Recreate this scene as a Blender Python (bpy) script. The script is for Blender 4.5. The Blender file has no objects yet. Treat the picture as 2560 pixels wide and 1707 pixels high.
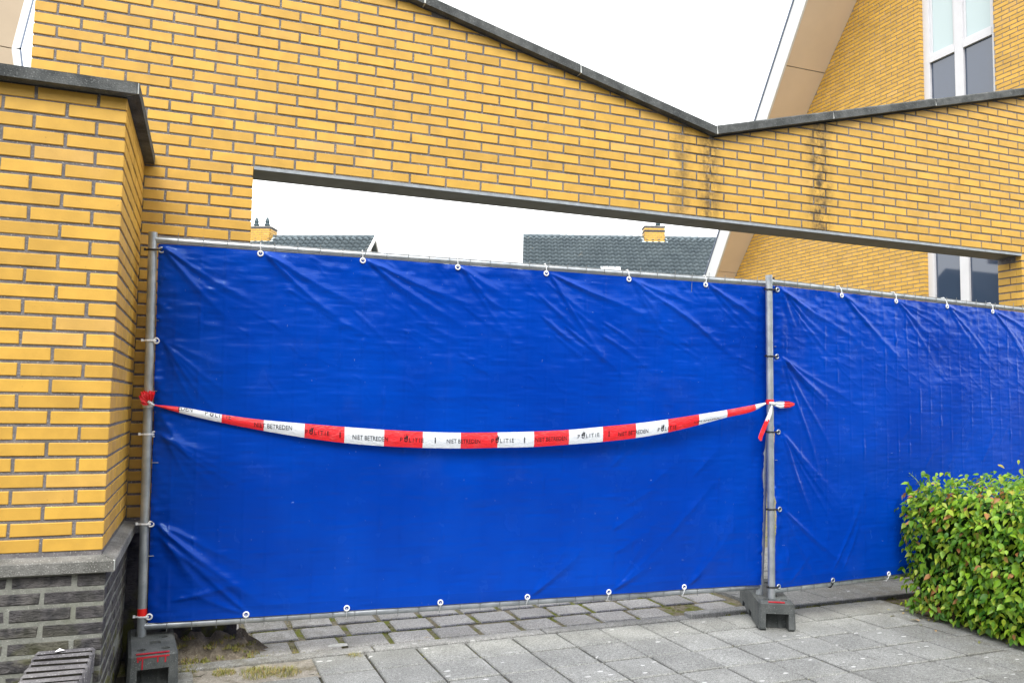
import bpy, bmesh, math, random
import numpy as np
from mathutils import Vector, Matrix

random.seed(7)
RNG = np.random.default_rng(11)
scene = bpy.context.scene
COL = scene.collection

# ------------------------------------------------------------------ camera, sky, sun, exposure
cam_d = bpy.data.cameras.new('camera')
cam = bpy.data.objects.new('camera', cam_d)
COL.objects.link(cam)
right = Vector((0.93510766, -0.35394862, 0.01714758))
up = Vector((-0.04297659, -0.06524273, 0.99694353))
back = Vector((-0.35174803, -0.93298647, -0.07622048))
CAM = Vector((-0.1911, -4.5932, 1.3206))
m3 = Matrix((right, up, back)).transposed()
cam.matrix_world = Matrix.Translation(CAM) @ m3.to_4x4()
cam_d.sensor_width = 36.0
cam_d.lens = 28.364
cam_d.clip_start = 0.05
cam_d.clip_end = 2000.0
scene.camera = cam

SUN_DIR = Vector((-0.22, -0.62, 0.80)).normalized()      # towards the brightest part of the cloud cover, behind the camera
world = bpy.data.worlds.new('World')
scene.world = world
world.use_nodes = True
wn = world.node_tree
wn.nodes.clear()
w_out = wn.nodes.new('ShaderNodeOutputWorld')
w_bg = wn.nodes.new('ShaderNodeBackground')
w_sky = wn.nodes.new('ShaderNodeTexSky')
w_sky.sky_type = 'NISHITA'
w_sky.sun_disc = False
w_sky.sun_elevation = math.asin(SUN_DIR.z)
w_sky.sun_rotation = math.atan2(SUN_DIR.x, SUN_DIR.y)
w_sky.air_density = 1.0
w_sky.dust_density = 4.0
w_sky.ozone_density = 1.0
w_hsv = wn.nodes.new('ShaderNodeHueSaturation')
w_hsv.inputs['Saturation'].default_value = 0.10       # a closed white cloud cover
w_bg.inputs['Strength'].default_value = 0.15
wn.links.new(w_sky.outputs[0], w_hsv.inputs['Color'])
w_mix = wn.nodes.new('ShaderNodeMix'); w_mix.data_type = 'RGBA'
w_mix.inputs[0].default_value = 0.80                  # the cloud layer evens the sky out
w_mix.inputs[7].default_value = (7.2, 7.3, 7.4, 1.0)
wn.links.new(w_hsv.outputs[0], w_mix.inputs[6])
wn.links.new(w_mix.outputs[2], w_bg.inputs['Color'])
wn.links.new(w_bg.outputs[0], w_out.inputs['Surface'])

sun_d = bpy.data.lights.new('sun', 'SUN')
sun_d.energy = 1.0
sun_d.angle = math.radians(25)
sun_d.color = (1.0, 0.97, 0.93)
sun = bpy.data.objects.new('sun', sun_d)
COL.objects.link(sun)
sun.rotation_euler = SUN_DIR.to_track_quat('Z', 'Y').to_euler()

vs = scene.view_settings
vs.view_transform = 'Standard'
vs.look = 'None'
vs.exposure = 1.36
vs.gamma = 1.0
vs.use_curve_mapping = False

# ------------------------------------------------------------------ helpers
class MB:
    """collects vertices and faces, then links them as one mesh object"""
    def __init__(s):
        s.v = []; s.f = []; s.m = []
    def add(s, verts, faces, mi=0):
        o = len(s.v)
        s.v.extend([tuple(v) for v in verts])
        s.f.extend([tuple(i + o for i in f) for f in faces])
        s.m.extend([mi] * len(faces))
        return s
    def box(s, x0, x1, y0, y1, z0, z1, mi=0):
        v = [(x0,y0,z0),(x1,y0,z0),(x1,y1,z0),(x0,y1,z0),(x0,y0,z1),(x1,y0,z1),(x1,y1,z1),(x0,y1,z1)]
        return s.add(v, [(0,3,2,1),(4,5,6,7),(0,1,5,4),(1,2,6,5),(2,3,7,6),(3,0,4,7)], mi)
    def bbox(s, x0, x1, y0, y1, z0, z1, b, mi=0):
        """box with chamfered edges"""
        v = []; idx = {}
        for ix, X in enumerate((x0, x1)):
            for iy, Y in enumerate((y0, y1)):
                for iz, Z in enumerate((z0, z1)):
                    sx, sy, sz = (1, -1)[ix], (1, -1)[iy], (1, -1)[iz]
                    for k, d in enumerate(((0, sy*b, sz*b), (sx*b, 0, sz*b), (sx*b, sy*b, 0))):
                        idx[(ix, iy, iz, k)] = len(v); v.append((X+d[0], Y+d[1], Z+d[2]))
        f = []
        g = lambda *k: idx[k]
        for ix in (0, 1):
            q = [g(ix,0,0,0), g(ix,1,0,0), g(ix,1,1,0), g(ix,0,1,0)]; f.append(q if ix else q[::-1])
        for iy in (0, 1):
            q = [g(0,iy,0,1), g(1,iy,0,1), g(1,iy,1,1), g(0,iy,1,1)]; f.append(q[::-1] if iy else q)
        for iz in (0, 1):
            q = [g(0,0,iz,2), g(1,0,iz,2), g(1,1,iz,2), g(0,1,iz,2)]; f.append(q if iz else q[::-1])
        for iy in (0, 1):
            for iz in (0, 1):
                f.append([g(0,iy,iz,1), g(1,iy,iz,1), g(1,iy,iz,2), g(0,iy,iz,2)])
        for ix in (0, 1):
            for iz in (0, 1):
                f.append([g(ix,0,iz,0), g(ix,1,iz,0), g(ix,1,iz,2), g(ix,0,iz,2)])
        for ix in (0, 1):
            for iy in (0, 1):
                f.append([g(ix,iy,0,0), g(ix,iy,1,0), g(ix,iy,1,1), g(ix,iy,0,1)])
        for ix in (0, 1):
            for iy in (0, 1):
                for iz in (0, 1):
                    f.append([g(ix,iy,iz,0), g(ix,iy,iz,1), g(ix,iy,iz,2)])
        return s.add(v, f, mi)
    def prism(s, poly, axis, a, b, mi=0):
        """polygon (list of 2-tuples) extruded along axis between a and b"""
        def P(u, w, t):
            return {'y': (u, t, w), 'x': (t, u, w), 'z': (u, w, t)}[axis]
        n = len(poly)
        v = [P(u, w, a) for u, w in poly] + [P(u, w, b) for u, w in poly]
        f = [tuple(range(n)), tuple(range(2*n-1, n-1, -1))]
        f += [(i, (i+1) % n, n+(i+1) % n, n+i) for i in range(n)]
        return s.add(v, f, mi)
    def tube(s, path, r, seg=8, cap=True, flat=None, mi=0):
        """round tube along a path; r may be a list; flat=(w,h) makes a band"""
        path = [Vector(p) for p in path]
        n = len(path)
        rs = r if isinstance(r, (list, tuple)) else [r] * n
        ref = None; rings = []
        for i, p in enumerate(path):
            t = (path[min(i+1, n-1)] - path[max(i-1, 0)]).normalized()
            if ref is None:
                ref = Vector((0, 0, 1)) if abs(t.z) < 0.9 else Vector((1, 0, 0))
            a = t.cross(ref)
            if a.length < 1e-5:
                a = t.cross(Vector((0, 1, 0)))
            a.normalize(); b = a.cross(t).normalized(); ref = b
            ring = []
            for k in range(seg):
                an = 2*math.pi*k/seg
                if flat:
                    q = p + a*(math.cos(an)*flat[0]) + b*(math.sin(an)*flat[1])
                else:
                    q = p + a*(math.cos(an)*rs[i]) + b*(math.sin(an)*rs[i])
                ring.append(tuple(q))
            rings.append(ring)
        v = [q for ring in rings for q in ring]
        f = []
        for i in range(n-1):
            for k in range(seg):
                f.append((i*seg+k, i*seg+(k+1) % seg, (i+1)*seg+(k+1) % seg, (i+1)*seg+k))
        if cap:
            f.append(tuple(range(seg-1, -1, -1)))
            f.append(tuple((n-1)*seg+k for k in range(seg)))
        return s.add(v, f, mi)
    def torus(s, c, n, R, r, a=14, b=6, mi=0):
        c = Vector(c); n = Vector(n).normalized()
        e1 = n.cross(Vector((0, 0, 1)))
        if e1.length < 1e-4: e1 = Vector((1, 0, 0))
        e1.normalize(); e2 = n.cross(e1)
        v = []; f = []
        for i in range(a):
            A = 2*math.pi*i/a; d = e1*math.cos(A) + e2*math.sin(A)
            for k in range(b):
                B = 2*math.pi*k/b
                v.append(tuple(c + d*(R + r*math.cos(B)) + n*(r*math.sin(B))))
        for i in range(a):
            for k in range(b):
                f.append((i*b+k, ((i+1) % a)*b+k, ((i+1) % a)*b+(k+1) % b, i*b+(k+1) % b))
        return s.add(v, f, mi)
    def mesh(s, name, mats=(), smooth=False):
        me = bpy.data.meshes.new(name)
        me.from_pydata(s.v, [], s.f)
        for m in mats: me.materials.append(m)
        if s.m: me.polygons.foreach_set('material_index', s.m)
        bm = bmesh.new(); bm.from_mesh(me)
        bmesh.ops.recalc_face_normals(bm, faces=bm.faces)
        bm.to_mesh(me); bm.free()
        if smooth: me.polygons.foreach_set('use_smooth', [True]*len(me.polygons))
        me.update()
        return me
    def build(s, name, mat, parent=None, smooth=False, **props):
        me = s.mesh(name, mat if isinstance(mat, (list, tuple)) else [mat], smooth)
        return link(name, me, parent, **props)

def link(name, data, parent=None, loc=None, rz=0.0, **props):
    o = bpy.data.objects.new(name, data)
    COL.objects.link(o)
    if parent is not None: o.parent = parent
    if loc is not None: o.location = loc
    if rz: o.rotation_euler = (0, 0, rz)
    for k, v in props.items(): o[k] = v
    return o

def empty(name, label, cat, loc=(0, 0, 0), rz=0.0, group=None):
    o = link(name, None, None, loc, rz, label=label, category=cat)
    o.empty_display_size = 0.1
    if group: o['group'] = group
    return o

def smooth_by_angle(me, deg=35):
    me.polygons.foreach_set('use_smooth', [True]*len(me.polygons))
    try: me.set_sharp_from_angle(angle=math.radians(deg))
    except Exception: pass

def fast_mesh(name, V, F, mat, smooth=False, attr=None):
    """numpy quads or tris"""
    me = bpy.data.meshes.new(name)
    V = np.asarray(V, np.float32); F = np.asarray(F, np.int32)
    me.vertices.add(len(V)); me.vertices.foreach_set('co', V.ravel())
    me.loops.add(F.size); me.loops.foreach_set('vertex_index', F.ravel())
    me.polygons.add(len(F))
    me.polygons.foreach_set('loop_start', np.arange(0, F.size, F.shape[1], dtype=np.int32))
    me.materials.append(mat)
    me.update(calc_edges=True)
    if smooth: me.polygons.foreach_set('use_smooth', np.ones(len(F), bool))
    me.validate()
    return me

# ------------------------------------------------------------------ material helpers
class MT:
    def __init__(s, name):
        s.mat = bpy.data.materials.new(name); s.mat.use_nodes = True
        s.nt = s.mat.node_tree; s.b = s.nt.nodes['Principled BSDF']
        s.out = s.nt.nodes['Material Output']
        s._pos = None
    def n(s, t, **kw):
        nd = s.nt.nodes.new('ShaderNode' + t)
        for k, v in kw.items(): setattr(nd, k, v)
        return nd
    def link(s, a, b): s.nt.links.new(a, b)
    def val(s, sock, v):
        if hasattr(v, 'is_output') or isinstance(v, bpy.types.NodeSocket): s.link(v, sock)
        else: sock.default_value = v
    @property
    def pos(s):
        if s._pos is None: s._pos = s.n('NewGeometry').outputs['Position']
        return s._pos
    def scaled(s, sc, src=None):
        m = s.n('VectorMath', operation='MULTIPLY'); s.link(src or s.pos, m.inputs[0]); m.inputs[1].default_value = sc
        return m.outputs[0]
    def noise(s, scale, detail=4, rough=0.55, vec=None, dist=0.0):
        nd = s.n('TexNoise'); nd.inputs['Scale'].default_value = scale; nd.inputs['Detail'].default_value = detail
        nd.inputs['Roughness'].default_value = rough; nd.inputs['Distortion'].default_value = dist
        s.link(vec or s.pos, nd.inputs['Vector'])
        return nd.outputs['Fac']
    def voro(s, scale, vec=None, feature='F1'):
        nd = s.n('TexVoronoi', feature=feature); nd.inputs['Scale'].default_value = scale
        s.link(vec or s.pos, nd.inputs['Vector'])
        return nd.outputs['Distance']
    def ramp(s, fac, lo, hi, a=0.0, b=1.0, interp='SMOOTHSTEP'):
        nd = s.n('MapRange', interpolation_type=interp)
        s.link(fac, nd.inputs['Value'])
        for k, v in (('From Min', lo), ('From Max', hi), ('To Min', a), ('To Max', b)): nd.inputs[k].default_value = v
        return nd.outputs['Result']
    def math(s, op, a, b=0.0):
        nd = s.n('Math', operation=op); s.val(nd.inputs[0], a); s.val(nd.inputs[1], b)
        return nd.outputs[0]
    def mix(s, fac, a, b, blend='MIX'):
        nd = s.n('Mix', data_type='RGBA', blend_type=blend)
        s.val(nd.inputs[0], fac)
        for sock, v in ((nd.inputs[6], a), (nd.inputs[7], b)):
            if isinstance(v, (tuple, list)): sock.default_value = (v[0], v[1], v[2], 1)
            else: s.link(v, sock)
        return nd.outputs[2]
    def sep(s, v=None):
        nd = s.n('SeparateXYZ'); s.link(v or s.pos, nd.inputs[0]); return nd.outputs
    def rnd(s):
        a = s.n('ObjectInfo').outputs['Random']; b = s.n('NewGeometry').outputs['Random Per Island']
        return s.math('FRACT', s.math('ADD', a, b))
    def bump(s, h, strength=0.3, dist=0.01):
        nd = s.n('Bump'); nd.inputs['Strength'].default_value = strength; nd.inputs['Distance'].default_value = dist
        s.link(h, nd.inputs['Height']); s.link(nd.outputs[0], s.b.inputs['Normal'])
    def set(s, color=None, rough=None, spec=None, metal=None):
        if color is not None: s.val(s.b.inputs['Base Color'], (*color, 1) if isinstance(color, (tuple, list)) else color)
        if rough is not None: s.val(s.b.inputs['Roughness'], rough)
        if spec is not None: s.b.inputs['Specular IOR Level'].default_value = spec
        if metal is not None: s.b.inputs['Metallic'].default_value = metal
        return s.mat

def plain(name, color, rough=0.6, spec=0.4, metal=0.0, var=0.12, scale=30.0, bump=0.0):
    m = MT(name)
    f = m.ramp(m.noise(scale, 5), 0.3, 0.7, 1.0-var, 1.0+var, 'LINEAR')
    c = m.mix(1.0, color, m.n('CombineColor').outputs[0], 'MULTIPLY')
    cc = [n for n in m.nt.nodes if n.bl_idname == 'ShaderNodeCombineColor'][0]
    for i in range(3): m.link(f, cc.inputs[i])
    if bump: m.bump(m.noise(scale*4, 4), bump, 0.004)
    return m.set(c, rough, spec, metal)

def grey(m, f):
    cc = m.n('CombineColor')
    for i in range(3): m.link(f, cc.inputs[i])
    return cc.outputs[0]

def brick_mat():
    m = MT('yellow_brick')
    r = m.rnd()
    c = m.mix(m.ramp(r, 0, 1), (0.62, 0.362, 0.060), (0.565, 0.328, 0.058))
    c = m.mix(m.ramp(r, 0.90, 1.0), c, (0.62, 0.37, 0.09))
    c = m.mix(1.0, c, grey(m, m.ramp(m.noise(9, 4), 0.25, 0.75, 0.90, 1.08)), 'MULTIPLY')
    c = m.mix(1.0, c, grey(m, m.ramp(m.math('FRACT', m.math('MULTIPLY', r, 17.3)), 0.0, 1.0, 0.91, 1.06, 'LINEAR')), 'MULTIPLY')
    # cement smears
    c = m.mix(m.ramp(m.noise(38, 5, 0.7, m.scaled((0.5, 0.5, 1.6))), 0.64, 0.78, 0, 0.35), c, (0.34, 0.27, 0.17))
    # pale efflorescence haze
    c = m.mix(m.ramp(m.noise(2.3, 3), 0.60, 0.80, 0.0, 0.30), c, (0.62, 0.38, 0.17))
    # pits and dirt specks
    c = m.mix(m.ramp(m.noise(90, 2), 0.72, 0.80, 0.0, 0.5), c, (0.16, 0.09, 0.03))
    # algae streaks that run down from two coping joints
    p = m.sep()
    wob = m.math('MULTIPLY', m.math('SUBTRACT', m.noise(3.0, 3), 0.5), 0.10)
    x = m.math('ADD', p[0], wob)
    def col(x0, w, amt):
        d = m.math('ABSOLUTE', m.math('SUBTRACT', x, x0))
        return m.ramp(d, 0.0, w, amt, 0.0)
    st = m.math('MAXIMUM', col(3.90, 0.17, 1.0), m.math('MAXIMUM', col(2.96, 0.12, 0.95), col(2.74, 0.13, 0.7)))
    grit = m.noise(14, 6, 0.7, m.scaled((1, 1, 0.7)))
    st = m.math('MULTIPLY', st, m.ramp(grit, 0.36, 0.60))
    c = m.mix(st, c, m.mix(m.ramp(m.noise(24, 4), 0.42, 0.60), (0.20, 0.125, 0.04), (0.055, 0.040, 0.020)))
    m.bump(m.noise(140, 3), 0.10, 0.003)
    return m.set(c, 0.52, 0.35)

def mortar_mat(name, base, light, amt=0.6):
    m = MT(name)
    c = m.mix(m.ramp(m.noise(18, 5), 0.3, 0.7), tuple(v*0.7 for v in base), base)
    c = m.mix(m.ramp(m.noise(160, 2, 0.6), 0.60, 0.70, 0.0, amt), c, light)
    c = m.mix(m.ramp(m.noise(5, 4), 0.55, 0.75, 0.0, 0.6), c, (base[0]*0.6, base[1]*0.62, base[2]*0.5))
    x = m.math('ADD', m.sep()[0], m.math('MULTIPLY', m.math('SUBTRACT', m.noise(3.0, 3), 0.5), 0.10))
    st = m.math('MAXIMUM', m.ramp(m.math('ABSOLUTE', m.math('SUBTRACT', x, 3.92)), 0.02, 0.24, 0.75, 0.0), m.ramp(m.math('ABSOLUTE', m.math('SUBTRACT', x, 2.95)), 0.02, 0.22, 0.7, 0.0))
    st = m.math('MULTIPLY', st, m.ramp(m.noise(11, 4, 0.7), 0.38, 0.58))
    c = m.mix(st, c, (0.022, 0.019, 0.016))
    m.bump(m.noise(130, 4), 0.6, 0.006)
    return m.set(c, 0.95, 0.1)

def dark_brick_mat():
    m = MT('dark_brick')
    r = m.rnd()
    c = m.mix(r, (0.085, 0.080, 0.084), (0.155, 0.145, 0.140))
    c = m.mix(m.ramp(m.noise(26, 5), 0.35, 0.7), c, (0.050, 0.049, 0.052))
    c = m.mix(m.ramp(m.noise(60, 4), 0.58, 0.75, 0, 0.55), c, (0.17, 0.165, 0.155))
    z = m.sep()[2]
    moss = m.math('MULTIPLY', m.ramp(m.noise(11, 5), 0.46, 0.62), m.ramp(z, 0.50, 0.10, 0.05, 0.85))
    c = m.mix(moss, c, (0.13, 0.135, 0.03))
    w = m.noise(22, 5, 0.65, m.scaled((1.0, 1.0, 2.6)), 1.5)
    m.bump(w, 0.9, 0.02)
    return m.set(c, 0.85, 0.2)

def concrete_mat(name, dark, light, lich=0.25, bump=0.6):
    m = MT(name)
    c = m.mix(m.ramp(m.noise(7, 6, 0.65), 0.3, 0.72), dark, light)
    c = m.mix(m.ramp(m.noise(190, 2), 0.60, 0.72, 0, 0.6), c, tuple(min(1, v*2.6) for v in light))
    c = m.mix(m.ramp(m.noise(120, 3), 0.62, 0.78, 0, 0.8), c, tuple(v*0.35 for v in dark))
    c = m.mix(m.ramp(m.noise(14, 5, 0.7), 0.62, 0.74, 0, lich), c, (0.36, 0.36, 0.32))
    m.bump(m.noise(170, 4), bump, 0.006)
    return m.set(c, 0.9, 0.2)

def tile_mat(name, base, spots=1.0, dirt=0.5):
    m = MT(name)
    r = m.rnd()
    k = m.ramp(r, 0, 1, 0.88, 1.10, 'LINEAR')
    c = m.mix(1.0, base, grey(m, k), 'MULTIPLY')
    c = m.mix(1.0, c, grey(m, m.ramp(m.noise(4.0, 5), 0.3, 0.7, 0.86, 1.10)), 'MULTIPLY')
    c = m.mix(1.0, c, grey(m, m.ramp(m.noise(210, 2, 0.7), 0.32, 0.68, 0.45, 1.55, 'LINEAR')), 'MULTIPLY')
    c = m.mix(1.0, c, grey(m, m.ramp(m.noise(62, 4, 0.75), 0.33, 0.67, 0.72, 1.26, 'LINEAR')), 'MULTIPLY')
    c = m.mix(m.ramp(m.noise(70, 3, 0.7), 0.60, 0.75, 0, 0.45), c, tuple(v*0.5 for v in base))
    c = m.mix(m.ramp(m.noise(2.6, 6, 0.7), 0.52, 0.72, 0, 0.40), c, tuple(v*0.62 for v in base))
    p = m.sep()
    # soil and algae towards the wall on the left and towards the hedge
    d1 = m.math('MULTIPLY', m.ramp(m.math('ADD', p[0], m.math('MULTIPLY', p[1], -0.5)), 1.0, 0.1), m.ramp(m.noise(9, 6, 0.7), 0.36, 0.62, 0.1, 1.0))
    d2 = m.math('MULTIPLY', m.ramp(m.math('ADD', p[0], m.math('MULTIPLY', p[1], -0.18)), 3.5, 4.6), m.ramp(m.noise(7, 6, 0.7), 0.38, 0.62, 0.15, 1.0))
    c = m.mix(m.math('MULTIPLY', m.math('MAXIMUM', d1, d2), dirt), c, (0.105, 0.095, 0.06))
    # pale splashes
    if spots:
        vo = m.voro(9.0, m.scaled((0.8, 1.6, 1.0)))
        sp = m.math('MULTIPLY', m.ramp(m.math('ADD', vo, m.math('MULTIPLY', m.noise(28, 3), 0.16)), 0.205, 0.18), m.ramp(m.noise(1.4, 2), 0.42, 0.52))
        c = m.mix(m.math('MULTIPLY', sp, 0.75*spots), c, (0.62, 0.62, 0.60))
    m.bump(m.noise(240, 3), 0.5, 0.004)
    return m.set(c, 0.92, 0.2)

def soil_mat(name, a, b, moss, lo=0.5, hi=0.62):
    m = MT(name)
    c = m.mix(m.ramp(m.noise(30, 6, 0.7), 0.3, 0.7), a, b)
    c = m.mix(m.ramp(m.noise(6.5, 6, 0.65), lo, hi), c, moss)
    c = m.mix(m.ramp(m.noise(120, 3), 0.62, 0.75, 0, 0.7), c, tuple(min(1, v*2.2) for v in b))
    m.bump(m.noise(60, 6, 0.7), 1.0, 0.02)
    return m.set(c, 1.0, 0.1)

def tarp_mat(name='blue_tarpaulin', k=1.0, trans=0.22):
    m = MT(name)
    c = m.mix(m.ramp(m.noise(1.6, 4), 0.3, 0.7), (0.0001*k, 0.038*k, 0.36*k), (0.0001*k, 0.054*k, 0.45*k))
    # white abrasion scuffs and pin holes
    sc = m.ramp(m.noise(26, 2, 0.5, m.scaled((1.0, 1.0, 3.0))), 0.775, 0.81, 0, 0.45)
    sc = m.math('MAXIMUM', sc, m.ramp(m.noise(70, 1, 0.5, m.scaled((3.0, 3.0, 0.5))), 0.80, 0.83, 0, 0.5))
    c = m.mix(sc, c, (0.30, 0.42, 0.70))
    c = m.mix(m.ramp(m.noise(3.5, 5, 0.65), 0.52, 0.80, 0, 0.10), c, (0.06, 0.10, 0.30))
    h1 = m.noise(16, 4, 0.6, m.scaled((0.6, 1, 4.0)))
    h2 = m.noise(420, 2)
    h3 = m.noise(45, 3, 0.6, m.scaled((1.4, 1, 1.0)), 0.8)
    m.bump(m.math('ADD', m.math('ADD', m.math('MULTIPLY', h1, 0.7), m.math('MULTIPLY', h3, 0.25)), m.math('MULTIPLY', h2, 0.12)), 0.14, 0.012)
    m.set(c, m.ramp(m.noise(7, 3), 0.3, 0.7, 0.16, 0.28), 0.34)
    m.b.inputs['Specular Tint'].default_value = (0.55, 0.80, 1.0, 1.0)
    tr = m.n('BsdfTranslucent'); m.link(c, tr.inputs['Color'])
    ms = m.n('MixShader'); ms.inputs[0].default_value = trans
    m.link(m.b.outputs[0], ms.inputs[1]); m.link(tr.outputs[0], ms.inputs[2]); m.link(ms.outputs[0], m.out.inputs['Surface'])
    return m.mat

def metal_mat():
    m = MT('galvanised_steel')
    c = m.mix(m.ramp(m.noise(14, 5), 0.3, 0.7), (0.34, 0.37, 0.40), (0.50, 0.53, 0.55))
    c = m.mix(m.ramp(m.noise(45, 4), 0.62, 0.78, 0, 0.6), c, (0.22, 0.22, 0.21))
    m.bump(m.noise(90, 3), 0.1, 0.002)
    return m.set(c, 0.42, 0.5, 0.65)

def leaf_mat():
    m = MT('hedge_leaf')
    r = m.rnd()
    c = m.mix(m.ramp(r, 0.0, 0.75), (0.050, 0.170, 0.010), (0.24, 0.43, 0.020))
    c = m.mix(m.ramp(r, 0.62, 0.90), c, (0.36, 0.45, 0.035))
    c = m.mix(m.ramp(r, 0.93, 0.97), c, (0.42, 0.19, 0.060))
    c = m.mix(1.0, c, grey(m, m.ramp(m.noise(60, 3), 0.3, 0.7, 0.85, 1.12)), 'MULTIPLY')
    m.set(c, 0.42, 0.4)
    tr = m.n('BsdfTranslucent'); m.link(c, tr.inputs['Color'])
    ms = m.n('MixShader'); ms.inputs[0].default_value = 0.30
    m.link(m.b.outputs[0], ms.inputs[1]); m.link(tr.outputs[0], ms.inputs[2]); m.link(ms.outputs[0], m.out.inputs['Surface'])
    return m.mat

def grass_mat(name, a, b, c3):
    m = MT(name)
    r = m.rnd()
    c = m.mix(m.ramp(r, 0, 0.6), a, b); c = m.mix(m.ramp(r, 0.6, 1.0), c, c3)
    return m.set(c, 0.7, 0.2)

def tape_mat(name, col):
    m = MT(name)
    c = m.mix(m.ramp(m.noise(22, 4), 0.5, 0.75, 0, 0.35), col, tuple(min(1, v*0.7+0.1) for v in col))
    m.bump(m.noise(26, 4, 0.6, m.scaled((1.3, 1, 2.2)), 1.0), 0.55, 0.010)
    m.set(c, 0.32, 0.5)
    tr = m.n('BsdfTranslucent'); m.link(c, tr.inputs['Color'])
    ms = m.n('MixShader'); ms.inputs[0].default_value = 0.12
    m.link(m.b.outputs[0], ms.inputs[1]); m.link(tr.outputs[0], ms.inputs[2]); m.link(ms.outputs[0], m.out.inputs['Surface'])
    return m.mat

def glass_mat(name, base, ior=1.9):
    m = MT(name); m.set(base, 0.03, 0.5); m.b.inputs['IOR'].default_value = ior
    return m.mat

def roof_tile_mat():
    m = MT('slate_grey_roof_tile')
    c = m.mix(m.ramp(m.noise(2, 3), 0.3, 0.7), (0.085, 0.112, 0.128), (0.115, 0.148, 0.165))
    c = m.mix(m.ramp(m.noise(1.1, 3), 0.45, 0.7, 0, 0.6), c, (0.14, 0.175, 0.19))
    c = m.mix(m.ramp(m.noise(2.2, 2), 0.74, 0.78, 0, 0.8), c, (0.33, 0.24, 0.12))
    return m.set(c, 0.6, 0.4)

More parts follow.
